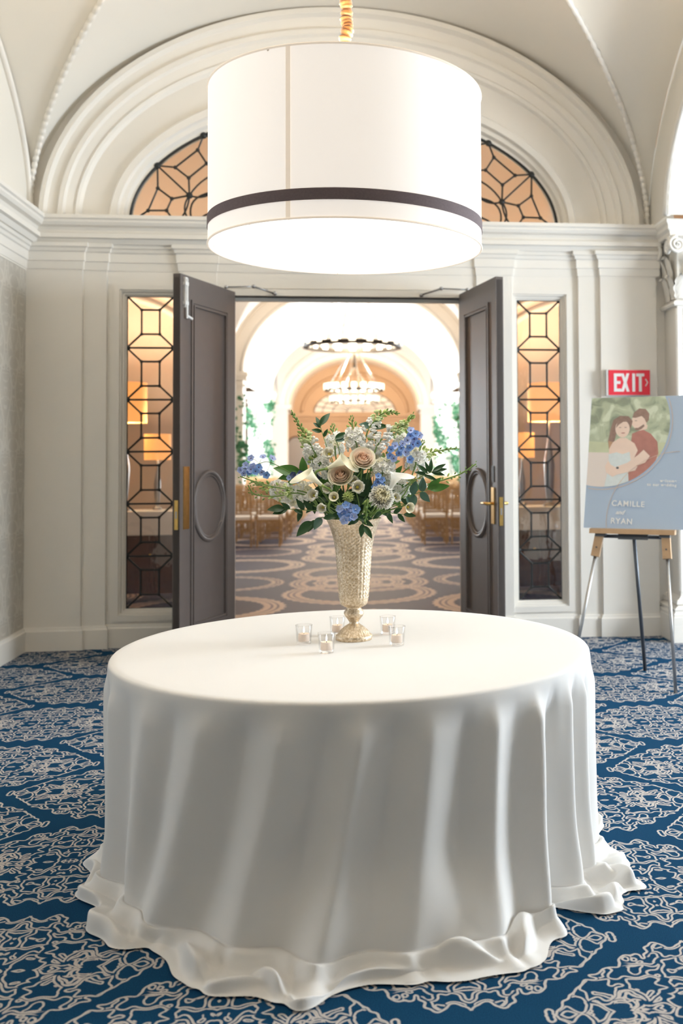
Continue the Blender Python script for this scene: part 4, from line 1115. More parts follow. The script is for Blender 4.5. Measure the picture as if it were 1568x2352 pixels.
    # soft rolls lying on the carpet: centre angle, width, radial place, radial width, height, skew
    ROLLS = [(-140, 7, 0.70, 0.26, 0.060, -8), (-155, 5, 0.60, 0.3, 0.04, 5), (-167, 6, 0.6, 0.3, 0.045, -4), (-116.5, 3.6, 0.50, 0.26, 0.070, 12), (-108, 2.6, 0.72, 0.2, 0.040, -14), (-102, 2.2, 0.55, 0.24, 0.055, 10), (-96.5, 2.0, 0.78, 0.18, 0.030, -8), (-88, 5, 0.42, 0.3, 0.030, -22),
             (-72, 3.2, 0.20, 0.26, 0.055, 8), (-60, 3.4, 0.24, 0.26, 0.055, -6), (-41, 3.2, 0.60, 0.26, 0.055, -8), (-34.5, 2.4, 0.72, 0.2, 0.040, 9), (-28.5, 2.4, 0.46, 0.28, 0.060, -6), (-20, 4.0, 0.60, 0.28, 0.035, 5), (-8, 5, 0.5, 0.3, 0.03, 4)]
    ROLLS += [(4 + 14 * k, 5, 0.5, 0.3, 0.035, rn.uniform(-5, 5)) for k in range(13)]
    TUCKS = [(-129, 1.6, 0.030), (-112.5, 1.2, 0.03), (-99.5, 1.0, 0.03), (-93.5, 1.2, 0.02), (-79, 1.4, 0.02), (-64, 1.0, 0.02), (-46.5, 1.6, 0.04), (-37.5, 1.1, 0.03), (-31.5, 1.0, 0.03), (-24.5, 1.2, 0.03)]
    for j in range(1, NP + 1):
        q = j / NP
        rr = base + ext * (0.08 * smooth01(q / 0.10) + 0.92 * max(0, (q - 0.02) / 0.98) ** 0.95)
        fall = zlow * (1 - smooth01(q / 0.34)) ** 1.2
        ridge = np.maximum(fb, 0) * 1.1 * (1 - q) ** 0.8 * smooth01(q / 0.15)
        zz = 0.007 + fall + ridge
        sh = np.zeros(NTH)
        for c, w, rq, wq, h, sk in ROLLS:
            dd = (deg - (c + sk * (q - rq)) + 180) % 360 - 180
            bump = np.exp(-(np.abs(dd) / w) ** 2.6) * np.exp(-(abs(q - rq) / wq) ** 2.6)
            zz = np.maximum(zz, 0.007 + fall * 0.7 + h * bump); sh += 0.028 * bump
        for c, w, d in TUCKS:
            dd = (deg - c + 180) % 360 - 180
            k = np.exp(-(np.abs(dd) / w) ** 2) * smooth01(q / 0.15)
            zz = zz - (zz - 0.006) * 0.85 * k; sh -= d * k * q
        zz = 0.007 + (zz - 0.007) * (1 - smooth01((q - 0.86) / 0.14) * 0.90)
        rr = rr + sh * (1 - 0.5 * q)
        rows.append(np.stack([cx + rr * np.cos(th), cy + rr * np.sin(th), np.maximum(zz, 0.005)], 1))
    V = np.concatenate(rows, 0); V[:, 0] -= cx; V[:, 1] -= cy
    b = MB(); b.v = [tuple(p) for p in V.tolist()]
    nr = len(rows)
    for j in range(nr - 1):
        for i in range(NTH):
            i2 = (i + 1) % NTH
            b.f.append((j * NTH + i, (j + 1) * NTH + i, (j + 1) * NTH + i2, j * NTH + i2))
    b.f.append(tuple(range(NTH)))
    o = b.build('tablecloth', 'cloth', smooth=True); o.location = (cx, cy, 0)
    tag(o, 'floor-length white tablecloth over the round table, puddling on the carpet', 'tablecloth')
    return o
cloth()

# ------------------------------------------------------------------ drum pendant lamp
def pendant():
    X, Y, R, Z0, Z1 = -0.034, 3.737, 0.506, 2.2755, 2.849
    t = thing('drum_pendant_lamp', 'large white drum pendant lamp with dark band above the table', 'lamp', (X, Y, Z0))
    H = Z1 - Z0
    MB().lathe([(R - 0.003, 0), (R, 0), (R, H), (R - 0.003, H), (R - 0.003, 0)], 96).build('lamp_shade', 'shade_fabric', t, smooth=True, ang=60)
    MB().lathe([(R + 0.0014, 0.058), (R + 0.0030, 0.058), (R + 0.0030, 0.097), (R + 0.0014, 0.097), (R + 0.0014, 0.058)], 96).build('trim_band', 'shade_band', t, smooth=True, ang=60)
    MB().lathe([(0.001, 0.006), (R - 0.008, 0.006), (R - 0.008, 0.010), (0.001, 0.010)], 96).build('diffuser', 'diffuser', t, smooth=True, ang=60)
    for z in (0.0, H):
        MB().tube([(R * cos(2 * pi * k / 96), R * sin(2 * pi * k / 96), z) for k in range(97)], 0.0045, 6, cap=False).build('rim', 'shade_seam', t, smooth=True)
    for deg, w in ((-111.5, 0.0085), (-46.5, 0.0012), (60, 0.008), (170, 0.002)):
        a = radians(deg); m = MB(); rows = []
        for z in (0.0, H):
            rows.append([((R + 0.0010) * cos(a + w * k / R), (R + 0.0010) * sin(a + w * k / R), z) for k in (-1, -0.3, 0.3, 1)])
        m.grid(rows); m.build('seam', 'shade_seam', t)
    for deg in (-112, -46, -3, 45, 95, 140, 183, 230):
        a = radians(deg); m = MB(); m.tube([((R - 0.002) * cos(a), (R - 0.002) * sin(a), 0.0), ((R - 0.03) * cos(a), (R - 0.03) * sin(a), -0.001)], 0.0022, 5); m.build('clip', 'shade_seam', t)
    for k in range(3):
        a = 2 * pi * k / 3; MB().tube([(0, 0, H - 0.01), (R * cos(a), R * sin(a), H - 0.005)], 0.005, 6).build('spider_arm', 'steel', t)
    # gathered silk cord cover
    pts = []; rs = []; n = 520; rnd = random.Random(5); ZC = 5.13 - Z0
    for k in range(n + 1):
        z = H - 0.02 + (ZC - H + 0.02) * k / n
        pts.append((0.004 * sin(z * 31) + 0.003 * sin(z * 77), 0.004 * cos(z * 43), z)); rs.append(0.0165 + 0.008 * abs(sin(z * 150 + 2 * sin(z * 37))) + rnd.uniform(-0.002, 0.002))
    MB().tube(pts, rs, 14).build('cord_cover', 'cord_silk', t, smooth=True)['label'] = 'gathered golden silk cord sleeve'
    MB().lathe([(0.001, 0), (0.08, 0.0), (0.08, 0.02), (0.03, 0.04), (0.001, 0.04)], 24, (0, 0, ZC - 0.03)).build('ceiling_canopy', 'brass', t, smooth=True, ang=40)
    pl = bpy.data.lights.new('pendant_bulbs', 'POINT'); pl.energy = 245; pl.color = (1.0, 0.82, 0.60); pl.shadow_soft_size = 0.14
    po = bpy.data.objects.new('pendant_bulbs', pl); COL.objects.link(po); po.parent = t; po.location = (0, 0, H * 0.55)
pendant()

# ------------------------------------------------------------------ votive candles
VOT = [(-0.208, 3.995, 'votive glass standing apart on the side towards the wallpapered wall'), (-0.114, 3.806, 'votive glass standing in front of the vase foot'), (-0.080, 4.180, 'votive glass half hidden behind the vase stem'), (0.127, 4.162, 'votive glass behind the vase towards the lever-handle door'), (0.155, 3.918, 'votive glass in front of another votive towards the easel')]
ZT = TZ + 0.0035
GL = MB().lathe([(0.001, 0.0), (0.027, 0.0), (0.0285, 0.003), (0.0335, 0.074), (0.0325, 0.075), (0.0315, 0.074), (0.0272, 0.013), (0.024, 0.011), (0.001, 0.011)], 40).mesh('glass', 'votive_glass', True, 50)
RIM = MB().tube([(0.0325 * cos(2 * pi * k / 40), 0.0325 * sin(2 * pi * k / 40), 0.0745) for k in range(41)], 0.0012, 6, cap=False).mesh('rim', 'votive_glass', True)
WX = MB().lathe([(0.001, 0.0), (0.0215, 0.0), (0.0225, 0.002), (0.022, 0.027), (0.019, 0.029), (0.012, 0.026), (0.001, 0.0255)], 28).mesh('wax', 'wax', True, 50)
WK = MB().tube([(0, 0, 0.025), (0.0005, 0, 0.032)], 0.0009, 6).mesh('wick', 'wick')
FLM = MB().lathe([(0.0003, 0.031), (0.0026, 0.035), (0.0034, 0.039), (0.0026, 0.045), (0.0012, 0.051), (0.0003, 0.056)], 12).mesh('flame', 'flame', True)
for x, y, lb in VOT:
    g = thing('votive_glass', 'clear ' + lb, 'glass', (x, y, ZT), group='clear votive glasses on the table')
    link('glass', GL, g); link('rim', RIM, g)
    c = thing('votive_candle', 'lit white candle in the ' + lb, 'candle', (x, y, ZT + 0.0125), group='lit candles on the table')
    link('wax', WX, c); link('wick', WK, c); link('flame', FLM, c)

# ------------------------------------------------------------------ vase
VX, VY = -0.012, 4.07
RIMZ = ZT + 0.487
def vase():
    t = thing('footed_vase', 'tall footed mercury glass vase holding the flowers', 'vase', (VX, VY, ZT))
    def ribs(a, z, r):
        return 0.0016 * abs(sin(a * 17)) * smooth01((z - 0.012) / 0.01) * smooth01((0.062 - z) / 0.012) * (r / 0.05)
    MB().lathe([(0.001, 0.0), (0.072, 0.0), (0.0735, 0.004), (0.0735, 0.014), (0.070, 0.019), (0.064, 0.022), (0.060, 0.029), (0.050, 0.041), (0.036, 0.053), (0.026, 0.060), (0.019, 0.064), (0.018, 0.070)], 136, rib=ribs).build('foot', 'mercury_glass', t, smooth=True, ang=50)
    MB().lathe([(0.018, 0.070), (0.020, 0.073), (0.026, 0.082), (0.036, 0.094), (0.0405, 0.104), (0.039, 0.112), (0.032, 0.121), (0.029, 0.127), (0.034, 0.133)], 48).build('knop', 'mercury_glass', t, smooth=True)
    def beads(a, z, r):
        k = smooth01((z - 0.155) / 0.02) * smooth01((0.46 - z) / 0.03)
        return k * (0.0016 * abs(sin(a * 13)) + 0.0011 * sin(z * 420) * sin(a * 26 + 1.0))
    prof = [(0.030, 0.130), (0.040, 0.133), (0.050, 0.139), (0.0555, 0.148), (0.0575, 0.158)]
    n = 90
    for k in range(1, n + 1):
        z = 0.158 + (0.487 - 0.158) * k / n; s_ = (z - 0.158) / 0.329
        prof.append((0.0575 + 0.024 * s_ + 0.030 * max(0, (s_ - 0.55) / 0.45) ** 2.3, z))
    prof += [(prof[-1][0] + 0.0015, 0.488), (prof[-1][0] - 0.002, 0.489)]
    inner = [(r - 0.004, z) for r, z in prof[4:-2:6]][::-1]
    MB().lathe(prof + inner + [(0.001, 0.16)], 208, rib=beads).build('bowl', 'mercury_glass', t, smooth=True, ang=60)
vase()

# ------------------------------------------------------------------ easel, welcome sign, exit sign
def easel():
    a = radians(28.5); u = Vector((cos(a), -sin(a), 0)); nf = Vector((-sin(a), -cos(a), 0)); tilt = radians(15.5)
    up = (Vector((0, 0, 1)) * cos(tilt) - nf * sin(tilt))
    C = Vector((1.826, 6.485, 0))             # point on the floor below the middle of the board's foot, in its plane
    shelf = C + Vector((0, 0, 1.005))
    t = thing('display_easel', 'tripod easel with steel legs and wooden ledge by the wall', 'easel', tuple(C))
    def loc(p): return p - C
    # legs: along the tilted plane, feet spread
    down = -up / up.z
    def leg(side, zt, xt, xf):
        top = shelf + u * (side * xt) + up * (zt - 1.005)
        foot = C + u * (side * xf) - nf * 0 + (down * 0)
        foot = Vector((foot.x, foot.y, 0)) + nf * 0.243
        return top, foot
    for side, xf in ((-1, 0.375), (1, 0.315)):
        top, foot = leg(side, 1.02, 0.215, xf)
        k = top + (foot - top) * 0.20
        MB().tube([loc(k - (foot - top) * 0.05), loc(foot)], 0.011, 10).build('leg', 'steel', t, smooth=True)
        d = (foot - top).normalized(); M = frame(-d, -nf); M.translation = loc(top + d * 0.11)
        m = MB(); m.obox(M, -0.028, 0.028, -0.016, 0.016, -0.10, 0.085); m.build('clamp_block', 'oak', t)
        for q in (-0.04, 0.045):
            MB().tube([M @ Vector((0, -0.016, q)), M @ Vector((0, -0.020, q))], 0.006, 8).build('screw', 'gunmetal', t)
    rear_top = shelf - nf * 0.03 + Vector((0, 0, -0.05)); rear_foot = Vector((1.985, 6.78, 0))
    MB().tube([loc(rear_top), loc(rear_foot)], 0.013, 10).build('rear_leg', 'gunmetal', t, smooth=True)
    MB().tube([loc(shelf - u * 0.22 + Vector((0, 0, -0.055)) - nf * 0.02), loc(shelf + u * 0.22 + Vector((0, 0, -0.055)) - nf * 0.02)], 0.012, 8).build('crossbar', 'gunmetal', t, smooth=True)
    M = frame(up, nf); M.translation = loc(shelf)          # local x: across, y: out of the front, z: up
    M = Matrix(((u.x, nf.x, up.x, M.translation.x), (u.y, nf.y, up.y, M.translation.y), (u.z, nf.z, up.z, M.translation.z), (0, 0, 0, 1)))
    MB().obox(M, -0.285, 0.285, -0.012, 0.045, -0.034, -0.002).build('ledge', 'oak', t)
    MB().obox(M, -0.10, 0.10, -0.03, -0.012, -0.075, -0.034).build('bracket', 'gunmetal', t)
    for s in (-1, 1):
        MB().obox(M, s * 0.215 - 0.035, s * 0.215 + 0.035, -0.025, 0.02, -0.055, -0.034).build('ledge_clip', 'gunmetal', t)
        MB().tube([M @ Vector((s * 0.20, -0.02, -0.03)), M @ Vector((s * 0.03, -0.02, 0.62))], 0.010, 8).build('mast', 'steel', t, smooth=True)
    # board
    BW, BH = 0.69, 0.925
    B = thing('welcome_sign', 'blue wedding welcome board with a couple photo on the easel', 'sign', tuple(shelf))
    Mb = Matrix(((u.x, nf.x, up.x, 0), (u.y, nf.y, up.y, 0), (u.z, nf.z, up.z, 0), (0, 0, 0, 1)))
    MB().obox(Mb, -BW / 2 + 0.010, BW / 2 + 0.010, 0.002, 0.008, 0.0, BH).build('board', 'sign_blue', B)
    ox = -BW / 2 + 0.010
    lift = [0.0086]
    def flat(name, poly, mat, parent=B):
        y = lift[0]; lift[0] += 0.00025
        m = MB(); m.add([Mb @ Vector((ox + p, y, q)) for p, q in poly], [tuple(range(len(poly)))])
        o = m.build(name, mat, parent); return o
    CX, CZ, CR = 0.105, 0.735, 0.450
    def clip(poly, f):      # keep f>=0, f linear-ish evaluated on vertices
        out = []
        for i in range(len(poly)):
            p, q = poly[i], poly[(i + 1) % len(poly)]; a_, c_ = f(p), f(q)
            if a_ >= 0: out.append(p)
            if (a_ >= 0) != (c_ >= 0):
                k = a_ / (a_ - c_); out.append((p[0] + (q[0] - p[0]) * k, p[1] + (q[1] - p[1]) * k))
        return out
    def inpic(poly):
        poly = clip(clip(poly, lambda p: p[0] - 0.001), lambda p: BH - 0.001 - p[1])
        for k in range(-24, 14):
            an = pi * k / 48 * 1.0 if False else radians(-100 + (k + 24) * 4.2)
            poly = clip(poly, lambda p: CR - ((p[0] - CX) * cos(an) + (p[1] - CZ) * sin(an)))
            if len(poly) < 3: return poly
        return poly
    full = inpic([(0, 0.2), (0.64, 0.2), (0.64, BH), (0, BH)])
    ph = flat('printed_photo', full, 'print_trees')
    ph['label'] = 'round print of an embracing couple outdoors'
    def pic(poly, mat):
        pl = inpic(poly)
        if len(pl) > 2: flat('picture_shape', pl, mat, ph)
    def oval(c, rx, ry, n=20, rot=0.0):
        return [(c[0] + rx * cos(2 * pi * k / n) * cos(rot) - ry * sin(2 * pi * k / n) * sin(rot), c[1] + rx * cos(2 * pi * k / n) * sin(rot) + ry * sin(2 * pi * k / n) * cos(rot)) for k in range(n)]
    pic([(0, 0.2), (0.64, 0.2), (0.64, 0.60), (0.3, 0.585), (0, 0.61)], 'print_grass')
    pic([(0, 0.2), (0.64, 0.2), (0.64, 0.45), (0.4, 0.52), (0, 0.53)], 'print_path')
    # man: torso, neck, head, hair, beard
    pic([(0.30, 0.66), (0.37, 0.69), (0.43, 0.655), (0.475, 0.60), (0.485, 0.52), (0.46, 0.44), (0.47, 0.36), (0.42, 0.28), (0.29, 0.27), (0.285, 0.50)], 'print_maroon')
    pic([(0.35, 0.68), (0.40, 0.69), (0.405, 0.72), (0.36, 0.73)], 'print_skin')
    pic(oval((0.345, 0.745), 0.052, 0.062, rot=0.25), 'print_skin')
    pic([(0.296, 0.775), (0.305, 0.81), (0.34, 0.84), (0.385, 0.835), (0.412, 0.80), (0.41, 0.755), (0.395, 0.735), (0.38, 0.765), (0.36, 0.785), (0.32, 0.772)], 'print_hair')
    pic([(0.318, 0.700), (0.340, 0.700), (0.378, 0.726), (0.383, 0.712), (0.362, 0.690), (0.335, 0.682), (0.319, 0.687)], 'print_hair')
    pic([(0.300, 0.745), (0.292, 0.722), (0.304, 0.718), (0.312, 0.735)], 'print_skin')
    pic(oval((0.322, 0.752), 0.010, 0.0025), 'print_hair')
    # woman: hair, shoulders, face, dress
    pic([(0.15, 0.70), (0.165, 0.76), (0.21, 0.79), (0.27, 0.785), (0.30, 0.75), (0.29, 0.70), (0.19, 0.66), (0.175, 0.58), (0.145, 0.55), (0.135, 0.61)], 'print_hair')
    pic([(0.137, 0.61), (0.175, 0.60), (0.178, 0.535), (0.15, 0.525)], 'print_hair_light')
    pic([(0.17, 0.60), (0.215, 0.63), (0.26, 0.63), (0.32, 0.59), (0.345, 0.54), (0.31, 0.46), (0.15, 0.47), (0.145, 0.55)], 'print_skin')
    pic(oval((0.232, 0.695), 0.05, 0.062, rot=0.15), 'print_skin')
    pic([(0.185, 0.70), (0.20, 0.765), (0.25, 0.775), (0.285, 0.745), (0.235, 0.745), (0.205, 0.725)], 'print_hair')
    pic([(0.145, 0.515), (0.20, 0.528), (0.24, 0.515), (0.29, 0.53), (0.30, 0.47), (0.285, 0.40), (0.30, 0.26), (0.12, 0.25), (0.15, 0.42)], 'print_dress')
    # arms and hands
    pic([(0.385, 0.545), (0.43, 0.50), (0.40, 0.455), (0.30, 0.415), (0.17, 0.385), (0.15, 0.405), (0.28, 0.455), (0.35, 0.51)], 'print_skin')
    pic([(0.36, 0.555), (0.445, 0.525), (0.47, 0.545), (0.475, 0.60), (0.40, 0.62)], 'print_maroon')
    pic([(0.145, 0.47), (0.125, 0.43), (0.135, 0.385), (0.18, 0.355), (0.21, 0.37), (0.335, 0.40), (0.35, 0.43), (0.20, 0.42), (0.165, 0.44)], 'print_skin')
    pic(oval((0.212, 0.418), 0.010, 0.008), 'gunmetal')
    for dx in (-0.02, 0.018):
        pic(oval((0.235 + dx, 0.705), 0.009, 0.0025), 'print_hair')
    pic(oval((0.238, 0.665), 0.014, 0.004), 'print_maroon')
    # gold rings
    def ring(cx, cz, r, w, a0_, a1_):
        n = 60; y = lift[0]; lift[0] += 0.0002; m = MB(); rows = [[], []]
        for k in range(n + 1):
            an = radians(a0_ + (a1_ - a0_) * k / n)
            p = (cx + r * cos(an), cz + r * sin(an))
            if not (0 <= p[0] <= BW and 0 <= p[1] <= BH): continue
            rows[0].append(Mb @ Vector((ox + cx + (r - w) * cos(an), y, cz + (r - w) * sin(an)))); rows[1].append(Mb @ Vector((ox + cx + (r + w) * cos(an), y, cz + (r + w) * sin(an))))
        m.grid(rows); m.build('gold_line', 'print_gold', B)
    ring(CX, CZ, CR + 0.018, 0.002, -103, 22)
    ring(0.63, 0.055, 0.475, 0.0016, 90, 186)
    def text(body, size, x, z, mat='print_white', align='LEFT', shear=0.0, space=1.15):
        c = bpy.data.curves.new('lettering', 'FONT'); c.body = body; c.size = size; c.align_x = align; c.shear = shear; c.space_character = space; c.offset = 0.0011
        o = bpy.data.objects.new('lettering', c); COL.objects.link(o)
        bpy.context.view_layer.update()
        me = bpy.data.meshes.new_from_object(o.evaluated_get(bpy.context.evaluated_depsgraph_get()))
        bpy.data.objects.remove(o, do_unlink=True)
        me.name = 'lettering'; me.materials.clear(); me.materials.append(MATS[mat])
        y = lift[0] + 0.0004
        o = link('lettering', me, B, Mb @ Matrix(((1, 0, 0, ox + x), (0, 0, -1, y), (0, 1, 0, z), (0, 0, 0, 1)))); return o
    text('CAMILLE', 0.052, 0.185, 0.155)
    text('and', 0.040, 0.215, 0.098, shear=0.45, space=1.0)
    text('RYAN', 0.052, 0.185, 0.035)
    text('welcome', 0.026, 0.615, 0.318, align='RIGHT', space=1.2)
    text('to our wedding', 0.026, 0.615, 0.290, align='RIGHT', space=1.2)
easel()

def exit_sign():
    x0, x1, z0, z1 = 2.055, 2.425, 1.985, 2.200
    y = YW - 0.064
    t = thing('exit_sign', 'red EXIT sign with white letters on the wall above the easel', 'exit sign', ((x0 + x1) / 2, y, (z0 + z1) / 2))
    w, h = (x1 - x0) / 2, (z1 - z0) / 2
    MB().box(-w, w, -0.05, -0.0005, -h, h).build('housing', 'white_enamel', t)
    MB().box(-w + 0.016, w - 0.004, -0.054, -0.0502, -h + 0.004, h - 0.004).build('face', 'exit_red', t)
    L = MB(); yy = -0.0545
    def q(a, b_, c, d): L.box(a, b_, yy - 0.0015, yy, c, d)
    hh = 0.075; s = 0.024
    X = -0.125; q(X, X + s, -hh, hh); q(X + s, X + 0.062, hh - s, hh); q(X + s, X + 0.055, -s / 2, s / 2); q(X + s, X + 0.062, -hh, -hh + s)
    X = -0.030
    for sg in (1, -1):
        L.prism([(X - sg * 0.036, -hh), (X - sg * 0.036 + sg * s * 0 + (s if sg > 0 else -s), -hh), (X + sg * 0.036, hh), (X + sg * 0.036 - (s if sg > 0 else -s), hh)], lambda u, v, d: (u, d, v), yy - 0.0015 - 0.0002 * sg, yy)
    X = 0.030; q(X, X + s, -hh, hh)
    X = 0.098; q(X - s / 2, X + s / 2, -hh, hh - s); q(X - 0.034, X + 0.034, hh - s, hh)
    L.build('letters', 'exit_white', t)['label'] = 'white EXIT lettering'
    c = MB(); c.tube([(0.142, yy, 0.03), (0.160, yy, 0.0), (0.142, yy, -0.03)], 0.005, 6); c.build('chevron', 'exit_white', t)
exit_sign()


# ------------------------------------------------------------------ the flowers (each stem is a thing of its own)
FB = Vector((VX, VY, RIMZ))
FR = random.Random(77)
# per stem: how far its head sits from the first layout, where it passes the vase mouth and how its stem bows (metres)
DODGE = [(0.0028, -0.0051, 0.0072, 0.0197, -0.046, -0.06, -0.0409), (0.0037, 0.0207, 0.0027, -0.0008, -0.0165, -0.0136, 0.032), (0.0066, -0.0158, -0.0236, -0.0199, -0.0333, -0.0193, 0.0048), (0.0034, -0.033, -0.0004, -0.0605, -0.0639, -0.0258, -0.0245),
         (0, 0, 0, 0.0573, -0.0642, 0, 0), (0.0053, -0.0269, 0.0127, 0.0416, -0.0776, 0, 0), (0.0019, -0.0187, 0.0008, -0.0194, -0.0858, 0.0121, -0.0124), (0, 0, 0, -0.0445, -0.0671, 0.0244, -0.0466),
         (0.001, -0.0022, 0.0147, 0.0519, -0.022, -0.0205, 0.0071), (-0.0015, -0.0014, 0.0081, 0.0575, -0.0486, -0.0004, -0.0212), (0, 0, 0, -0.0017, 0.0053, -0.0046, 0.001), (-0.0004, -0.028, -0.0102, -0.0533, -0.0441, 0, 0),
         (0.0128, 0.029, -0.0025, 0.0488, 0.0008, 0.0489, 0.0068), (0.0167, 0.0232, -0.0003, -0.0197, -0.055, 0, 0), (0.0031, -0.0356, -0.0136, -0.0061, -0.0698, 0, 0), (-0.0007, 0.0321, 0.0185, 0.0006, -0.0505, 0, 0),
         (0.006, 0.0859, -0.0019, -0.071, 0.0408, -0.01, 0.0092), (-0.0203, 0.001, -0.0019, -0.0157, 0.0143, -0.0215, 0.0452), (-0.0182, 0.0293, -0.0018, 0.0487, 0.0408, 0.0198, 0.0213), (-0.0132, 0.0046, -0.0003, 0.0627, -0.0051, 0.0419, -0.07),
         (-0.0189, 0.0318, -0.0029, -0.044, 0.0182, 0.0024, 0.0062), (-0.0004, 0.0738, 0.0167, -0.0375, 0.0723, 0, 0), (-0.0045, 0.0178, 0.0078, -0.0348, -0.0456, 0, -0.0004), (-0.0143, 0.0192, -0.0064, 0.0499, 0.0197, 0, 0),
         (-0.0096, 0.0108, -0.0104, -0.0848, -0.0118, -0.0285, -0.0027), (-0.0259, -0.0113, 0.03, -0.0321, 0.04, 0.0085, 0.0597), (0.0092, -0.0155, -0.0103, 0.0084, 0.0227, 0, 0), (0.0254, -0.0204, 0.0075, 0.0244, -0.0005, 0.001, 0.0001),
         (-0.0113, 0.0853, 0.0017, 0.0851, 0.0223, -0.0405, 0.0302), (0, 0, 0, 0.0879, 0.0016, 0.0333, -0.0193), (0.03, -0.05, -0.0064, -0.0741, -0.0474, -0.0044, -0.0069), (-0.0068, -0.0421, 0.0087, -0.0657, -0.0283, 0.0022, 0.048),
         (0, 0, 0, 0.0224, -0.0851, 0, 0), (-0.0241, -0.0234, -0.013, -0.0749, 0.0176, 0.0065, -0.004), (0.0147, -0.0083, -0.0057, 0.0511, -0.0117, -0.0178, -0.0033), (-0.0132, -0.0094, -0.0018, 0.0018, -0.088, 0, 0),
         (0.0012, -0.0273, -0.01, 0.042, -0.0435, -0.0157, -0.0254), (-0.03, 0.0722, 0.0077, -0.0571, -0.0288, -0.0003, -0.0036), (-0.0101, -0.0253, -0.0115, -0.08, 0.007, 0.0158, 0.0045), (-0.0112, 0.0582, 0.0039, -0.0829, 0.0275, 0.0017, 0.029),
         (0, 0, 0, -0.0846, -0.0241, 0, 0), (0.0132, -0.0091, -0.0063, -0.0391, -0.0789, 0, 0), (0.0095, -0.0018, -0.0141, 0.0148, -0.0661, 0, 0), (-0.0019, 0.0153, 0.0049, 0.0373, -0.057, 0, 0),
         (0, 0, 0, 0.0859, -0.0191, 0, 0), (0.0264, -0.05, 0.0254, 0.0723, -0.039, 0, 0), (0, 0, 0, -0.0569, 0.064, 0.0161, 0.0235), (0, 0, 0, -0.0232, 0.0345, 0, 0),
         (0.0284, 0.0206, 0.0105, 0.0281, 0.0451, 0.0333, -0.0294), (0.0102, 0.065, -0.0265, 0.0146, 0.0171, 0, 0), (0.0001, 0.0438, -0.0067, -0.0511, 0.0109, 0, 0), (0.0104, 0.041, -0.0018, 0.0108, 0.0596, 0, 0),
         (-0.0037, 0.0478, 0.0067, 0.0463, 0.0646, 0, 0), (0.0296, 0.0426, 0.0006, -0.0187, 0.063, 0.0023, 0.0072), (-0.0005, -0.0317, -0.005, 0.0214, -0.0349, 0.0073, -0.0339), (0.0083, 0.0265, -0.0151, -0.0305, -0.0206, -0.0509, 0.0226),
         (0.0014, 0.0357, -0.0033, 0.0335, -0.0132, 0, 0), (0.03, -0.0247, 0.0196, -0.039, -0.0049, 0, 0), (-0.0126, 0.0651, -0.0053, 0.0128, 0.038, 0, 0), (-0.02, 0.0653, 0.0284, 0.0665, -0.0479, -0.0358, 0.0291),
         (-0.0006, 0.1226, -0.0064, -0.057, 0.0461, 0, 0), (0.0048, 0.0577, 0.03, -0.0364, 0.0509, 0, 0), (0, 0, 0, -0.0192, -0.0018, 0, 0), (0.0019, -0.02, 0.029, 0.0114, 0.0096, 0.0048, 0.003),
         (0.0066, 0.1096, 0.0009, 0.0323, 0.0712, 0, 0), (0.0072, 0.0764, 0.0256, 0.0707, 0.0524, 0, 0), (0.0235, 0.0751, 0.0126, -0.006, 0.0466, 0, 0), (0.0005, 0.0329, -0.014, -0.0305, 0.0148, 0, 0),
         (0.0057, 0.0532, -0.0048, 0.0671, 0.0317, 0, 0)]
CUR = [-1]; OFF = [0, 0, 0]; OFF2 = [0, 0, 0, 0]
def V3(p): return Vector(p) + Vector((0, 0, 0.013)) + Vector(OFF)
def stem_thing(name, label, cat, group):
    CUR[0] += 1
    d = DODGE[CUR[0]] if CUR[0] < len(DODGE) else (0, 0, 0, 0, 0)
    OFF[:] = d[:3]; OFF2[:] = (d[3:] + (0, 0))[:4]
    j = Vector((d[3] * 0.5, d[4] * 0.5, -0.24))
    return thing(name, label, cat, tuple(FB + j), group=group), j
def stem_to(t, j, pts, r=0.0028, mat='stem_green', via=True):
    """stem from the foot of the thing, through the vase mouth, along pts (bouquet coordinates)"""
    P = [Vector((0, 0, 0))]
    f = Vector(pts[0]); h = hypot(f.x, f.y)
    if via:
        P.append(Vector((OFF2[0], OFF2[1], -0.01)) - j)
        P.append((Vector((OFF2[0], OFF2[1], -0.01)) + f) / 2 + Vector((OFF2[2], OFF2[3], 0)) - j)
    P += [Vector(p) - j for p in pts]
    c = cat_curve(P, 8)
    MB().tube(c, r, 6).build('stem', mat, t, smooth=True)
    return c
def petal_mesh(name, L, Wd, mat, cup=0.3, curl=0.3, ruf=0.0, tip=0.5, nu=6, nv=7, freq=3.0, seed=0, base_w=0.15):
    rows = []; rr = random.Random(seed)
    for j in range(nv + 1):
        v = j / nv
        w = Wd * (base_w + (1 - base_w) * sin(pi * min(1, v ** 0.75 * 0.5 + 0.0) * 1.0) ) * (1 if v < tip else sqrt(max(0.0, 1 - ((v - tip) / (1 - tip + 1e-6)) ** 2 * 0.97)))
        row = []
        for i in range(nu + 1):
            u = i / nu * 2 - 1
            z = cup * L * (u * u) * v * 0.6 + curl * L * v * v * (1) + ruf * L * v * sin(u * freq * pi + j * 1.3 + seed) * 0.5
            row.append((u * w, v * L, z))
        rows.append(row)
    return MB().grid(rows).mesh(name, mat, True)
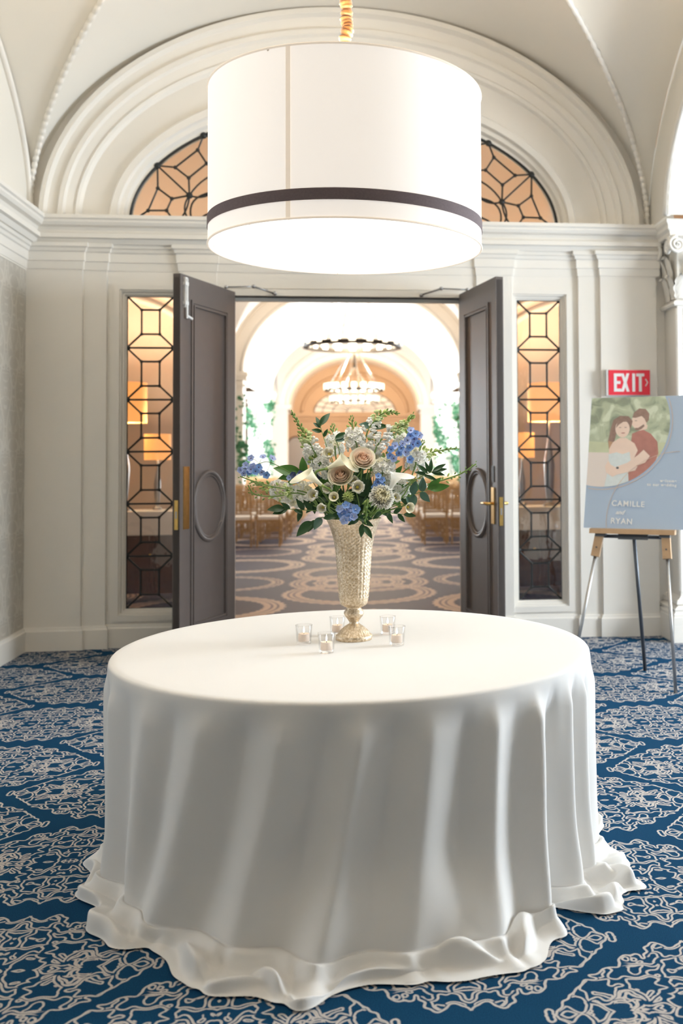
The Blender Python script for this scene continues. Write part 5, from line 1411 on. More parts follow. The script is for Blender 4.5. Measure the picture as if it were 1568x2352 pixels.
def cup_petal(name, r0, h, span, flare, mat, roll=0.3, nu=10, nv=9, seed=0, close=0.0):
    rows = []
    for j in range(nv + 1):
        v = j / nv; row = []
        for i in range(nu + 1):
            u = i / nu * 2 - 1
            top = 1 - 0.16 * u * u * v + 0.04 * sin(4 * u + seed) * v
            r = r0 * (0.35 + 0.65 * sin(min(1, v * 1.6) * pi / 2)) * (1 - close * v * v) + flare * v ** 2.4 + roll * h * max(0, v - 0.8) ** 2 * 5 * (1 - 0.4 * u * u) + r0 * 0.10 * u * v
            a = u * span * (0.6 + 0.4 * sin(v * pi * 0.6 + 0.5))
            row.append((r * cos(a), r * sin(a), h * v * top))
        rows.append(row)
    return MB().grid(rows).mesh(name, mat, True)
def leaf_mesh(name, L, Wd, mat, fold=0.25, arch=0.18, seed=0, pw=0.8):
    rows = []; n = 10
    for j in range(n + 1):
        v = j / n; w = Wd * (sin(pi * v ** pw)) ** 0.9 + 0.0006
        if j == n: w = 0.0004
        row = []
        for i in range(5):
            u = i / 2 - 1
            row.append((u * w, v * L, fold * w * abs(u) - arch * L * v * v + 0.03 * L * sin(v * 5 + seed) * u))
        rows.append(row)
    return MB().grid(rows).mesh(name, mat, True)

# --- roses
RC = [cup_petal('petal', 0.0055, 0.046, 2.2, 0.0, 'rose_heart', 0.02, seed=1, close=0.35), cup_petal('petal', 0.0105, 0.046, 1.7, 0.0, 'rose_heart', 0.05, seed=2, close=0.25), cup_petal('petal', 0.016, 0.045, 1.45, 0.0005, 'rose_heart', 0.07, seed=3, close=0.15), cup_petal('petal', 0.0215, 0.043, 1.3, 0.001, 'rose_petal', 0.10, seed=4, close=0.06),
      cup_petal('petal', 0.027, 0.041, 1.15, 0.003, 'rose_petal', 0.14, seed=5), cup_petal('petal', 0.033, 0.037, 1.05, 0.006, 'rose_petal', 0.22, seed=6), cup_petal('petal', 0.037, 0.031, 0.95, 0.012, 'cream_petal', 0.34, seed=7)]
CALYX = MB().lathe([(0.001, -0.012), (0.006, -0.010), (0.010, -0.002), (0.014, 0.004)], 10).mesh('calyx', 'green_bud', True)
def rose(pos, axis, label, sc=1.0):
    t, j = stem_thing('rose', label, 'flower', 'peach roses in the vase')
    p = V3(pos); ax = Vector(axis).normalized()
    stem_to(t, j, [p - ax * 0.06 + Vector((0, 0.02, -0.02)), p - ax * 0.022 * sc])
    M = frame(ax, (0, 0, 1), p - j - ax * 0.020 * sc) @ Matrix.Scale(sc, 4)
    link('calyx', CALYX, t, M)
    for k, me in enumerate(RC):
        n = (2, 3, 3, 4, 4, 5, 6)[k]
        for q in range(n):
            link('petal', me, t, M @ Matrix.Rotation(2 * pi * q / n + k * 0.9 + FR.uniform(-0.15, 0.15), 4, 'Z') @ Matrix.Rotation(FR.uniform(-0.05, 0.05), 4, 'Y') @ Matrix.Translation((0, 0, -0.001 * k)))
rose((0.035, -0.085, 0.223), (0.12, -0.85, 0.55), 'blush open rose beside the calla lily near the top of the bouquet', 1.0)
rose((-0.055, -0.11, 0.163), (-0.15, -0.85, 0.5), 'cream rose with peach heart below the blush rose', 1.0)

# --- calla lilies
def calla_mesh(L):
    rows = []; n = 28; m = 16
    for jj in range(m + 1):
        v = jj / m; row = []
        for i in range(n + 1):
            a = -pi + 2 * pi * i / n
            k = 0.5 + 0.5 * cos(a)                       # 1 at the tongue
            ln = L * (0.66 + 0.34 * k ** 2.0)
            r = 0.007 + 0.019 * v ** 1.5 + 0.020 * v ** 5 * (0.55 + 0.9 * k)
            r *= 1 - 0.12 * (1 - k) * v
            lip = 0.018 * max(0, v - 0.8) ** 2 * 25 * k
            row.append((r * cos(a) + lip, r * sin(a) * (1 - 0.25 * k * v ** 3), ln * v - lip * 0.7))
        rows.append(row)
    return MB().grid(rows)
CAL = calla_mesh(0.112).mesh('spathe', 'calla_petal', True)
CALW = calla_mesh(0.105).mesh('spathe', 'white_petal', True)
SPX = MB().tube([(0, 0, 0.015), (0.001, 0, 0.04), (0.002, 0, 0.062)], [0.004, 0.0042, 0.0025], 8).mesh('spadix', 'flower_heart', True)
CTH = MB().tube([(0, 0, -0.012), (0, 0, 0.0), (0, 0, 0.018)], [0.0052, 0.0068, 0.0085], 12, cap=False).mesh('throat', 'lime_bud', True)
def calla(mouth, foot, label, me, up):
    t, j = stem_thing('calla_lily', label, 'flower', 'calla lilies in the vase')
    a = V3(mouth); f = V3(foot); ax = (a - f).normalized()
    b0_ = a - ax * 0.062
    stem_to(t, j, [f - ax * 0.02, b0_], 0.0052)
    M = frame(ax, up, b0_ - j) @ Matrix.Rotation(-pi / 2, 4, 'Z')
    link('spathe', me, t, M @ Matrix.Rotation(pi, 4, 'Z')); link('spadix', SPX, t, M); link('throat', CTH, t, M)
calla((-0.052, -0.088, 0.242), (-0.14, -0.065, 0.20), 'cream calla lily opening beside the blush rose', CAL, (0.1, 0.6, -1))
calla((-0.175, -0.112, 0.165), (-0.10, -0.085, 0.105), 'cream calla lily pointing out over the broad green leaves', CAL, (-0.3, 0.5, -1))
calla((0.170, -0.100, 0.155), (0.125, -0.085, 0.070), 'white calla lily standing above the chrysanthemum', CALW, (0.9, 0.5, -0.3))

# --- chrysanthemum
def mum(pos, axis, label):
    t, j = stem_thing('chrysanthemum', label, 'flower', None)
    p = V3(pos); ax = Vector(axis).normalized()
    stem_to(t, j, [p - ax * 0.04, p - ax * 0.01])
    M = frame(ax, (0, 0, 1), p - j)
    me = [petal_mesh('petal', 0.050, 0.0062, 'white_petal', 0.9, -0.02, 0, 0.6, 4, 6, base_w=0.5), petal_mesh('petal', 0.040, 0.0055, 'cream_petal', 0.9, 0.12, 0, 0.6, 4, 6, base_w=0.5), petal_mesh('petal', 0.026, 0.0045, 'cream_petal', 0.9, 0.30, 0, 0.6, 4, 5, base_w=0.5)]
    for k, (n, tilt, m) in enumerate(((26, -0.12, 0), (24, 0.12, 0), (22, 0.40, 1), (18, 0.70, 1), (14, 0.98, 2), (9, 1.25, 2))):
        for q in range(n):
            link('petal', me[m], t, M @ Matrix.Rotation(2 * pi * (q + 0.5 * (k % 2)) / n + FR.uniform(-0.06, 0.06), 4, 'Z') @ Matrix.Rotation(tilt + FR.uniform(-0.1, 0.1), 4, 'X') @ Matrix.Scale(FR.uniform(0.9, 1.06), 4))
mum((0.103, -0.125, 0.062), (0.15, -0.88, 0.35), 'ivory chrysanthemum with many thin petals at the vase rim')

# --- lisianthus
LP = petal_mesh('petal', 0.030, 0.019, 'white_petal', 0.35, 0.35, 0.10, 0.55, 6, 6, seed=2); LPS = cup_petal('petal', 0.012, 0.026, 1.1, 0.006, 'cream_petal', 0.3)
LH = MB().lathe([(0.001, 0.016), (0.004, 0.014), (0.005, 0.006), (0.003, 0)], 8).mesh('pistil', 'flower_heart', True)
def lisi(pos, axis, label, closed=False, sc=1.0):
    t, j = stem_thing('lisianthus', label, 'flower', 'white lisianthus low in the bouquet')
    p = V3(pos); ax = Vector(axis).normalized()
    stem_to(t, j, [p - ax * 0.05, p - ax * 0.006], 0.002)
    M = frame(ax, (0, 0, 1), p - j - ax * 0.006) @ Matrix.Scale(sc, 4)
    for q in range(6):
        link('petal', LPS if closed else LP, t, M @ Matrix.Rotation(2 * pi * q / 6, 4, 'Z') @ Matrix.Rotation(0.0 if closed else 0.62 + FR.uniform(-0.1, 0.1), 4, 'X'))
    for q in range(5):
        link('petal', LPS, t, M @ Matrix.Rotation(2 * pi * q / 5 + 0.4, 4, 'Z') @ Matrix.Scale(0.8, 4))
    link('pistil', LH, t, M)
lisi((-0.076, -0.13, 0.077), (-0.1, -0.9, 0.25), 'small round white lisianthus under the cream rose', True)
lisi((-0.119, -0.12, 0.038), (-0.25, -0.9, -0.1), 'open white lisianthus nodding by the vase rim')
lisi((0.211, -0.10, 0.022), (0.5, -0.8, -0.15), 'round white lisianthus beyond the chrysanthemum by the rim', True, 1.1)
lisi((0.165, -0.09, 0.065), (0.4, -0.85, 0.1), 'open white lisianthus between chrysanthemum and calla lily')
lisi((0.0, -0.055, 0.135), (-0.1, -0.9, 0.3), 'half hidden white lisianthus under the two roses', False, 1.15)
lisi((-0.15, -0.09, 0.095), (-0.4, -0.85, 0.2), 'open white lisianthus under the cream calla lily', False, 1.2)
lisi((0.250, -0.06, 0.150), (0.5, -0.8, 0.3), 'open cream lisianthus behind the slim dark leaves', False, 0.95)

# --- astrantia-like green stars
AP = petal_mesh('bract', 0.024, 0.0036, 'lime_petal', 0.8, 0.1, 0, 0.35, 4, 5, base_w=0.5)
AH = MB().add(*ball((0, 0, 0), 0.006, 1.0)).mesh('flower_head', 'lime_bud', True)
for pos, ax_, lb in (((-0.069, -0.135, 0.036), (0.0, -0.95, 0.2), 'pale green star flower beside the blue cluster'), ((-0.028, -0.105, 0.089), (0.2, -0.9, 0.3), 'small pale green star flower above the blue cluster'), ((-0.02, -0.12, 0.06), (0.3, -0.9, 0.1), 'yellow-green star flower touching the blue cluster')):
    t, j = stem_thing('star_flower', lb, 'flower', 'pale green star flowers')
    p = V3(pos); ax = Vector(ax_).normalized(); stem_to(t, j, [p - ax * 0.03, p - ax * 0.003], 0.0016)
    M = frame(ax, (0, 0, 1), p - j); link('flower_head', AH, t, M)
    for k, (n, tl) in enumerate(((13, 0.15), (11, 0.5), (8, 0.9))):
        for q in range(n): link('bract', AP, t, M @ Matrix.Rotation(2 * pi * q / n + k * 0.3, 4, 'Z') @ Matrix.Rotation(tl + FR.uniform(-0.1, 0.1), 4, 'X'))

# --- stock (ruffled white spikes)
def floret(mat, seed, heart='lime_bud'):
    b = MB(); rr = random.Random(seed)
    for ring, (n, L, tl) in enumerate(((5, 0.0195, 0.25), (4, 0.014, 0.75))):
        for q in range(n):
            M = Matrix.Rotation(2 * pi * q / n + ring * 0.5 + rr.uniform(-.15, .15), 4, 'Z') @ Matrix.Rotation(tl + rr.uniform(-.12, .12), 4, 'X')
            rows = []
            for jj in range(5):
                v = jj / 4; w = 0.0115 * sin(pi * min(1, 0.15 + 0.62 * v)) * (1 if ring == 0 else 0.75)
                rows.append([M @ Vector((u * w, v * L * (1 - 0.12 * u * u), 0.0035 * sin(u * 4 + v * 5 + q * 2) * v + 0.002 * u * u)) for u in (-1, -0.5, 0, 0.5, 1)])
            b.grid(rows)
    return b
FL = [floret('white_petal', k).mesh('floret', 'white_petal', True) for k in range(3)]
FLC = floret('cream_petal', 9).mesh('floret', 'cream_petal', True)
FE = MB().add(*ball((0, 0, 0.001), 0.0028, 0.8, 6, 4)).mesh('floret_eye', 'lime_bud', True)
BUD = MB().lathe([(0.0003, 0), (0.0026, 0.003), (0.0034, 0.007), (0.0025, 0.011), (0.0003, 0.014)], 8).mesh('bud', 'green_bud', True)
BUDL = MB().lathe([(0.0003, 0), (0.0032, 0.003), (0.0045, 0.009), (0.0034, 0.015), (0.0003, 0.018)], 8).mesh('bud', 'lime_bud', True)
def stock(cen, tip, label, n=16, rad=0.036, sc=1.0):
    t, j = stem_thing('stock_flower', label, 'flower', 'ruffled white stock spikes')
    c = V3(cen); e = V3(tip); ax = (e - c).normalized(); ln = (e - c).length
    stem_to(t, j, [c - ax * 0.05, c, e - ax * 0.012], 0.0030)
    u = ax.orthogonal().normalized(); w = ax.cross(u)
    for k in range(n):
        s_ = (k + 0.5) / n; a = k * 2.39996
        h = -0.040 + 0.075 * s_
        r = rad * (0.55 + 0.45 * sin(pi * (0.25 + 0.6 * s_)))
        d = (u * cos(a) + w * sin(a))
        nr = (d + ax * (0.1 + 0.8 * s_) + Vector((0, -0.25, 0))).normalized()
        M = frame(nr, ax, c + ax * h + d * r * 0.75 - j) @ Matrix.Rotation(FR.uniform(0, 6), 4, 'Z') @ Matrix.Scale(sc * FR.uniform(0.85, 1.12), 4)
        o = link('floret', FR.choice(FL) if FR.random() < 0.85 else FLC, t, M); link('floret_eye', FE, o)
    for k in range(14):
        s_ = k / 13; a = k * 2.4; d = u * cos(a) + w * sin(a)
        nr = (d * (1 - 0.7 * s_) + ax * 1.1).normalized()
        link('bud', BUD if s_ > 0.3 else BUDL, t, frame(nr, (0, 0, 1), c + ax * (0.042 + (ln - 0.042) * s_) + d * 0.011 * (1 - 0.6 * s_) - j) @ Matrix.Scale(1.25 - 0.5 * s_, 4))
for a_, e_, lb, n_, rd in (
    ((-0.166, -0.04, 0.244), (-0.227, -0.05, 0.330), 'ruffled white stock under the tall green-tipped snapdragon spike', 18, 0.040),
    ((0.026, -0.03, 0.310), (0.012, -0.01, 0.400), 'ruffled white stock directly above the blush rose', 18, 0.042),
    ((0.142, -0.07, 0.191), (0.165, -0.05, 0.262), 'ruffled white stock beside the blush rose under the blue florets', 22, 0.048),
    ((0.270, -0.02, 0.222), (0.295, 0.0, 0.298), 'ruffled white stock among the slim dark leaves', 18, 0.042),
    ((-0.275, -0.04, 0.104), (-0.385, -0.06, 0.140), 'ruffled white stock lying out over the dark leaf branch', 18, 0.040),
    ((-0.077, 0.01, 0.272), (-0.085, 0.03, 0.352), 'ruffled white stock behind the cream calla lily', 16, 0.040),
    ((-0.120, -0.05, 0.190), (-0.165, -0.03, 0.225), 'short white stock tucked between the two calla lilies', 14, 0.036),
    ((0.205, -0.04, 0.110), (0.260, -0.05, 0.150), 'short white stock behind the white calla lily', 14, 0.036),
    ((-0.195, -0.06, 0.110), (-0.250, -0.07, 0.105), 'white stock low down beneath the broad green leaves', 14, 0.036)):
    stock(a_, e_, lb, n_, rd)

# --- snapdragons
def snap_bloom(mat):
    b = MB(); b.tube([(0, 0, 0), (0, 0, 0.008), (0, 0.001, 0.017)], [0.003, 0.0055, 0.007], 8)
    for sg, y in ((-1, -0.004), (1, -0.004), (-0.5, 0.006), (0.5, 0.006), (0, -0.007)):
        vs, fs = ball((sg * 0.0055, y, 0.020), 0.0058, 0.75, 6, 4); b.add(vs, fs)
    return b
SB = snap_bloom('white_petal').mesh('bloom', 'white_petal', True); SL = snap_bloom('lime_petal').mesh('bloom', 'lime_petal', True)
def snapdragon(pts, label, n=22, bloom=0.45, sc=1.0, name='snapdragon', group='snapdragon spikes', spread=1.0):
    t, j = stem_thing(name, label, 'flower', group)
    P = [V3(p) for p in pts]
    c = stem_to(t, j, P, 0.0030)
    nseg = 8 * (len(P) - 1); c = c[-nseg - 1:]
    for k in range(n):
        s_ = k / (n - 1); f = s_ ** 0.9 * (len(c) - 1.001); i = int(f); p = c[i].lerp(c[i + 1], f - i)
        d = (c[i + 1] - c[i]).normalized(); u = d.orthogonal().normalized(); w = d.cross(u); a = k * 2.4
        o = u * cos(a) + w * sin(a)
        nr = (o * (1.15 - 0.8 * s_) + d * (0.35 + 0.9 * s_)).normalized()
        if s_ < bloom * 0.55: me, q = SB, 1.2
        elif s_ < bloom: me, q = SL, 1.0
        elif s_ < bloom + 0.2: me, q = BUDL, 1.15
        else: me, q = BUD, 1.35 * (1.15 - 0.65 * s_)
        link('bloom' if me in (SB, SL) else 'bud', me, t, frame(nr, (0, 0, 1), p + o * 0.004 * spread) @ Matrix.Scale(q * sc, 4))
snapdragon([(-0.125, -0.02, 0.218), (-0.17, -0.035, 0.30), (-0.217, -0.05, 0.385)], 'green-tipped snapdragon spike leaning away above the white stock', 30, 0.35, 1.15)
snapdragon([(0.042, 0.01, 0.33), (0.086, 0.0, 0.403), (0.13, -0.01, 0.428), (0.172, -0.02, 0.420)], 'arching green snapdragon spike at the very top of the bouquet', 28, 0.38, 1.05)
snapdragon([(0.059, -0.01, 0.244), (0.10, 0.0, 0.312), (0.16, -0.01, 0.345), (0.216, -0.03, 0.398)], 'snapdragon with pale upright blooms above the blue florets', 30, 0.72, 1.15)
snapdragon([(0.263, 0.0, 0.207), (0.334, -0.01, 0.25), (0.441, -0.03, 0.268)], 'green snapdragon spike reaching out past the white stock', 26, 0.42, 1.0)
snapdragon([(0.269, -0.03, 0.11), (0.36, -0.05, 0.140), (0.43, -0.065, 0.165), (0.492, -0.08, 0.205)], 'long thin lime bud spray reaching across the lever-handle door', 22, 0.22, 0.85, 'bud_spray', 'long lime bud sprays', 2.0)
snapdragon([(-0.21, -0.05, 0.101), (-0.328, -0.07, 0.125), (-0.40, -0.085, 0.145), (-0.465, -0.10, 0.170)], 'long thin lime bud spray reaching towards the push-plate door', 22, 0.20, 0.85, 'bud_spray', 'long lime bud sprays', 2.0)
snapdragon([(-0.20, -0.07, 0.085), (-0.30, -0.08, 0.075), (-0.375, -0.09, 0.085), (-0.40, -0.09, 0.12)], 'curled lime bud spray under the longer one', 24, 0.15, 0.8, 'bud_spray', 'long lime bud sprays', 2.2)
snapdragon([(0.055, -0.13, 0.07), (0.052, -0.14, 0.03), (0.045, -0.145, -0.02)], 'short green bud spike hanging over the rim beside the blue cluster', 16, 0.0, 1.0, 'bud_spray', 'long lime bud sprays')

# --- delphinium
def delph(mat):
    b = MB()
    for q in range(5):
        M = Matrix.Rotation(2 * pi * q / 5, 4, 'Z') @ Matrix.Rotation(0.22, 4, 'X'); rows = []
        for jj in range(5):
            v = jj / 4; w = 0.0088 * sin(pi * min(1, 0.12 + 0.75 * v))
            rows.append([M @ Vector((u * w, 0.001 + v * 0.0165, 0.0018 * u * u + 0.001 * sin(6 * v + q))) for u in (-1, -0.33, 0.33, 1)])
        b.grid(rows)
    b.tube([(0, 0, 0), (0, -0.002, -0.006), (0, -0.006, -0.012)], [0.0025, 0.0018, 0.0006], 6)
    return b
DM = {k: delph(k).mesh('floret', k, True) for k in ('blue_petal', 'pale_blue_petal', 'navy_petal')}
DE = MB().add(*ball((0, 0, 0.0015), 0.0028, 1.0, 6, 4)).mesh('floret_eye', 'flower_eye', True); DEW = MB().add(*ball((0, 0, 0.0015), 0.0026, 1.0, 6, 4)).mesh('floret_eye', 'white_petal', True)
def delphinium(pts, fl, mats, label, sc=1.0, white_eye=False):
    t, j = stem_thing('delphinium', label, 'flower', 'blue delphinium sprays')
    P = [V3(p) for p in pts]; stem_to(t, j, P, 0.0016)
    for k, (p, nr) in enumerate(fl):
        q = V3(p); nn = Vector(nr).normalized()
        near = min(P, key=lambda z: (z - q).length)
        MB().tube(cat_curve([near - j, (near + q) / 2 - j + Vector((0, 0.004, 0.004)), q - nn * 0.008 - j], 4), 0.0008, 5).build('stalk', 'stem_green', t)
        o = link('floret', DM[mats[k % len(mats)]], t, frame(nn, (0, 0, 1), q - j) @ Matrix.Rotation(FR.uniform(0, 6), 4, 'Z') @ Matrix.Scale(sc * FR.uniform(0.9, 1.1), 4))
        link('floret_eye', DEW if white_eye else DE, o)
def scatter(c, rad, n, bias=(0, -1, 0.1)):
    out = []
    for k in range(n):
        a = k * 2.4; r = sqrt((k + 0.5) / n); d = Vector((cos(a) * rad[0] * r, FR.uniform(-1, 1) * 0.012, sin(a) * rad[1] * r))
        out.append((tuple(Vector(c) + d), tuple(Vector(bias) + d * 14)))
    return out
delphinium([(-0.211, -0.03, 0.175), (-0.30, -0.05, 0.228), (-0.345, -0.055, 0.225), (-0.39, -0.07, 0.205)], scatter((-0.385, -0.075, 0.203), (0.042, 0.020), 9) + [((-0.375, -0.07, 0.245), (-0.3, -0.8, 0.4)), ((-0.335, -0.06, 0.190), (0.2, -1, -0.3)), ((-0.318, -0.06, 0.180), (0.3, -1, -0.2)), ((-0.33, -0.06, 0.25), (0, -0.6, 0.8)), ((-0.295, -0.05, 0.245), (0.5, -0.6, 0.6))], ['pale_blue_petal', 'pale_blue_petal', 'blue_petal'], 'pale blue delphinium spray reaching out beyond the broad leaves', 0.85)
delphinium([(0.12, -0.03, 0.242), (0.164, -0.04, 0.286), (0.215, -0.05, 0.31)], scatter((0.222, -0.065, 0.312), (0.030, 0.042), 9) + scatter((0.165, -0.06, 0.275), (0.035, 0.030), 6) + [((0.13, -0.07, 0.245), (-0.2, -1, 0)), ((0.145, -0.07, 0.235), (0.1, -1, -0.2)), ((0.21, -0.06, 0.23), (0.3, -0.9, 0))], ['pale_blue_petal', 'blue_petal', 'pale_blue_petal', 'blue_petal'], 'pale and deep blue delphinium beside the tall upright snapdragon', 0.95)
delphinium([(-0.01, -0.125, 0.06), (-0.008, -0.135, 0.04)], scatter((-0.008, -0.15, 0.022), (0.034, 0.036), 10), ['blue_petal', 'pale_blue_petal'], 'blue delphinium cluster hanging over the vase rim', 1.05, True)
delphinium([(0.10, -0.05, 0.10), (0.10, -0.07, 0.13)], scatter((0.102, -0.085, 0.132), (0.022, 0.040), 7), ['blue_petal'], 'deep blue delphinium in the hollow under the white stock', 0.9)
delphinium([(-0.13, -0.03, 0.15), (-0.13, -0.05, 0.17)], scatter((-0.128, -0.06, 0.165), (0.018, 0.030), 6), ['navy_petal'], 'dark navy delphinium between calla lily and cream rose', 0.9)
delphinium([(-0.21, -0.03, 0.16), (-0.205, -0.04, 0.17)], scatter((-0.215, -0.05, 0.170), (0.030, 0.020), 5), ['pale_blue_petal', 'navy_petal'], 'small blue delphinium half hidden behind the broad leaves', 0.8)

# --- leaf branches
LM = {}
for nm, L_, w_, mt in (('dark', 0.062, 0.0125, 'leaf_dark'), ('slim', 0.060, 0.0085, 'leaf_dark'), ('broad', 0.088, 0.0195, 'leaf_bright'), ('bluegreen', 0.048, 0.013, 'leaf_blue'), ('bright', 0.065, 0.0125, 'leaf_bright'), ('wide', 0.070, 0.017, 'leaf_dark')):
    LM[nm] = [leaf_mesh('leaf', L_, w_, mt, 0.25, 0.16 + 0.08 * k, k) for k in range(3)]
def branch(pts, leaves, label, cat='leaf branch', group='green leaf branches in the bouquet', r=0.0016, name='leaf_branch'):
    """leaves: (fraction along last pts, direction, kind, scale)"""
    t, j = stem_thing(name, label, cat, group)
    P = [V3(p) for p in pts]; c = stem_to(t, j, P, r); nseg = 8 * (len(P) - 1); c = c[-nseg - 1:]
    for s_, d, kind, sc in leaves:
        f = s_ * (len(c) - 1.001); i = int(f); p = c[i].lerp(c[i + 1], f - i); d = Vector(d).normalized()
        nrm = Vector((FR.uniform(-0.25, 0.25), -1.0, FR.uniform(0.1, 0.7)))
        nrm = (nrm - d * nrm.dot(d)).normalized(); x = d.cross(nrm)
        M = Matrix(((x.x, d.x, nrm.x, p.x), (x.y, d.y, nrm.y, p.y), (x.z, d.z, nrm.z, p.z), (0, 0, 0, 1)))
        link('leaf', FR.choice(LM[kind]), t, M @ Matrix.Scale(sc, 4))
branch([(-0.16, -0.03, 0.14), (-0.20, -0.05, 0.165)], [(1.0, (-1, -0.3, 0.28), 'broad', 1.25), (0.9, (-1, -0.25, -0.12), 'broad', 1.05), (0.7, (-0.9, -0.5, -0.45), 'broad', 0.95), (0.6, (-0.2, -0.2, 1), 'broad', 0.85), (0.95, (-0.8, -0.5, 0.05), 'broad', 0.75)], 'broad glossy green leaves under the pale blue spray')
branch([(-0.13, -0.07, 0.02), (-0.22, -0.10, 0.030), (-0.27, -0.11, 0.035)], [(1.0, (-1, -0.1, 0.05), 'wide', 0.95), (0.85, (-1, -0.2, -0.22), 'wide', 0.85), (0.75, (-0.6, -0.2, 0.45), 'dark', 0.7), (0.6, (0.5, -0.3, -0.2), 'dark', 0.6), (0.35, (-0.5, -0.3, 0.8), 'dark', 0.9), (0.2, (-0.6, -0.3, 0.75), 'dark', 0.85), (0.4, (-0.3, -0.3, -0.9), 'dark', 0.8)], 'dark leaf branch stretching out low above the vase rim')
branch([(-0.09, -0.08, 0.0), (-0.14, -0.11, 0.005), (-0.175, -0.12, -0.01)], [(1.0, (-0.75, -0.2, -0.62), 'wide', 1.15), (0.8, (-0.45, -0.3, -0.7), 'dark', 0.9), (0.5, (-0.3, -0.4, -0.5), 'bluegreen', 1.2), (0.4, (0.6, -0.5, 0.1), 'wide', 0.8), (0.1, (0.75, -0.6, 0.45), 'wide', 0.7)], 'dark leaves drooping below the vase rim near the nodding lisianthus')
branch([(0.0, -0.09, 0.01), (0.02, -0.125, 0.0), (0.03, -0.135, -0.02)], [(1.0, (0.55, -0.3, -0.75), 'dark', 0.95), (0.8, (-0.15, -0.3, -1), 'dark', 0.9), (0.5, (0.85, -0.4, -0.3), 'dark', 0.85), (0.3, (-0.85, -0.4, -0.4), 'dark', 0.8), (0.2, (0.9, -0.4, 0.05), 'wide', 0.8)], 'dark leaves hanging over the front of the vase rim')
branch([(0.10, -0.08, 0.01), (0.16, -0.10, 0.005), (0.20, -0.10, 0.0)], [(1.0, (1, -0.2, -0.05), 'dark', 0.8), (0.7, (0.6, -0.3, -0.7), 'dark', 0.7), (0.5, (0.7, -0.3, 0.5), 'dark', 0.7), (0.3, (0.3, -0.5, -0.6), 'dark', 0.8), (0.1, (-0.5, -0.5, -0.4), 'dark', 0.7)], 'dark leaves under the chrysanthemum along the rim')
branch([(0.17, -0.07, 0.06), (0.24, -0.09, 0.085), (0.30, -0.10, 0.105)], [(1.0, (1, -0.2, 0.20), 'bright', 1.25), (0.95, (0.8, -0.2, 0.75), 'bright', 1.1), (0.75, (0.1, -0.3, 1), 'bluegreen', 1.2), (0.7, (0.7, -0.3, -0.7), 'bluegreen', 1.1), (0.5, (-0.1, -0.3, -1), 'bluegreen', 1.1), (0.45, (0.2, -0.3, 0.9), 'bluegreen', 1.2), (0.3, (0.5, -0.3, -0.8), 'bluegreen', 0.9), (0.15, (0.6, -0.3, -0.5), 'dark', 0.7)], 'bright pointed leaves on a branch beyond the white calla lily')
branch([(0.21, -0.05, 0.11), (0.26, -0.07, 0.14), (0.285, -0.08, 0.15)], [(1.0, (0.8, -0.2, 0.55), 'slim', 1.0), (0.95, (1, -0.2, 0.25), 'slim', 1.0), (0.8, (0.1, -0.2, 1), 'slim', 0.95), (0.75, (-0.4, -0.2, 0.95), 'slim', 0.8), (0.6, (-0.75, -0.2, 0.7), 'slim', 1.0), (0.5, (-0.9, -0.3, 0.2), 'slim', 0.8), (0.9, (1, -0.3, -0.15), 'slim', 0.9), (0.4, (0.9, -0.3, -0.3), 'slim', 0.9)], 'slim dark leaves fanning out beside the white calla lily')
branch([(-0.10, 0.02, 0.25), (-0.125, 0.03, 0.33), (-0.135, 0.03, 0.365)], [(1.0, (0.55, 0.0, 0.85), 'dark', 1.05), (0.9, (-0.4, 0.0, 1), 'dark', 0.75), (0.85, (-0.8, 0, 0.55), 'dark', 0.6), (0.6, (-0.9, 0.0, 0.2), 'dark', 0.7), (0.4, (0.4, -0.2, 0.8), 'dark', 0.6)], 'thin dark leaf sprig rising between two white stocks')
branch([(-0.06, 0.02, 0.27), (-0.075, 0.02, 0.31)], [(1.0, (0.9, -0.1, 0.5), 'dark', 0.95), (0.8, (0.9, -0.1, 0.2), 'bluegreen', 0.9)], 'dark leaves just behind the stock of the calla lily')
branch([(0.04, 0.02, 0.30), (0.045, 0.01, 0.35)], [(1.0, (0.75, -0.1, 0.65), 'dark', 0.95), (0.9, (1, -0.1, 0.12), 'dark', 1.1), (0.95, (-0.95, -0.1, 0.25), 'bluegreen', 1.1), (0.5, (0.8, -0.3, -0.2), 'dark', 0.7)], 'dark leaves crowning the stock above the blush rose')
branch([(0.03, -0.05, 0.06), (0.05, -0.06, 0.12)], [(1.0, (-0.3, -0.2, 1), 'wide', 0.9), (0.8, (0.7, -0.2, 0.7), 'wide', 1.0), (0.6, (-0.7, -0.2, 0.5), 'wide', 0.9), (0.4, (0.8, -0.2, 0.1), 'wide', 0.9), (0.3, (-0.5, -0.3, -0.1), 'dark', 0.9), (0.9, (0.1, -0.1, 1), 'dark', 1.1), (0.7, (0.95, 0.0, 0.4), 'dark', 1.0)], 'dark leaves in the hollow below the roses')
branch([(-0.14, -0.03, 0.07), (-0.16, -0.05, 0.09)], [(1.0, (-0.6, -0.2, -0.5), 'dark', 1.0), (0.8, (0.4, -0.3, 0.7), 'dark', 0.9), (0.6, (-0.8, -0.2, 0.4), 'dark', 0.9), (0.4, (0.7, -0.4, -0.2), 'dark', 0.9), (0.9, (-0.2, -0.4, -1), 'dark', 0.8)], 'dark leaves between the lying stock and the nodding lisianthus')
branch([(0.0, 0.05, 0.18), (0.02, 0.06, 0.26)], [(k / 9, (cos(k * 2.4), 0.1, sin(k * 2.4) + 0.4), 'dark', 1.0) for k in range(10)], 'dark leaves at the back of the bouquet behind the roses')
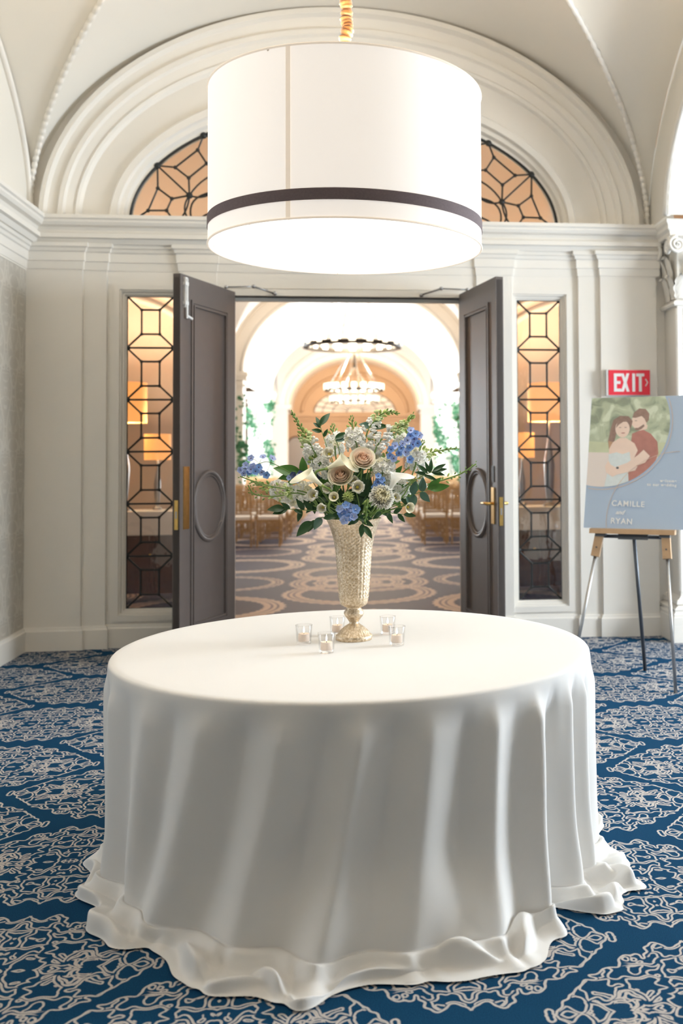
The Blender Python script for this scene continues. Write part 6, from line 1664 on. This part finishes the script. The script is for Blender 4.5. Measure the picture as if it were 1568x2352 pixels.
branch([(0.10, 0.04, 0.14), (0.15, 0.05, 0.20)], [(k / 9, (cos(k * 2.4) + 0.3, 0.1, sin(k * 2.4) + 0.3), 'bright', 0.9) for k in range(10)], 'green leaves at the back behind the white stock by the rose')
branch([(-0.10, 0.04, 0.12), (-0.14, 0.05, 0.18)], [(k / 9, (cos(k * 2.4) - 0.3, 0.1, sin(k * 2.4) + 0.3), 'dark', 1.0) for k in range(10)], 'dark leaves at the back behind the calla lilies')

lisi((0.015, -0.075, 0.120), (0.1, -0.9, 0.2), 'large white lisianthus in the hollow below the blush rose', False, 1.35)
lisi((-0.105, -0.085, 0.125), (-0.3, -0.9, 0.2), 'white lisianthus between the cream rose and calla lily', False, 1.2)
lisi((0.135, -0.085, 0.115), (0.2, -0.9, 0.2), 'white lisianthus between deep blue florets and white calla', False, 1.1)
lisi((-0.125, -0.03, 0.225), (-0.2, -0.9, 0.4), 'cream lisianthus behind the cream calla lilies', False, 1.3)
stock((0.085, -0.03, 0.262), (0.095, -0.01, 0.325), 'short white stock between blush rose and upright snapdragon', 14, 0.036)
stock((0.215, -0.03, 0.262), (0.235, -0.01, 0.315), 'short white stock behind the pale blue florets', 14, 0.034)
stock((-0.235, -0.055, 0.070), (-0.30, -0.07, 0.075), 'short white stock resting on the dark leaf branch', 12, 0.034)
for k, (x_, z_, kind, where) in enumerate(((-0.17, 0.03, 'dark', 'behind the nodding lisianthus'), (-0.06, 0.05, 'wide', 'behind the green star flowers'), (0.05, 0.05, 'wide', 'behind the blue cluster'), (0.14, 0.06, 'dark', 'behind the chrysanthemum'), (0.22, 0.07, 'bright', 'behind the bright pointed leaves'), (0.0, 0.14, 'wide', 'behind the cream rose'), (-0.13, 0.15, 'bright', 'behind the navy florets'), (0.17, 0.17, 'bright', 'behind the deep blue florets'))):
    branch([(x_ * 0.5, -0.01, z_ * 0.4), (x_ * 0.8, -0.02, z_ * 0.8), (x_, -0.03, z_)], [((q + 0.5) / 11, (cos(q * 2.4 + k) + x_ * 2, -0.15, sin(q * 2.4 + k) + 0.15), kind, FR.uniform(0.85, 1.15)) for q in range(11)], 'tuft of leaves filling the bouquet ' + where, group='leaf tufts inside the bouquet')
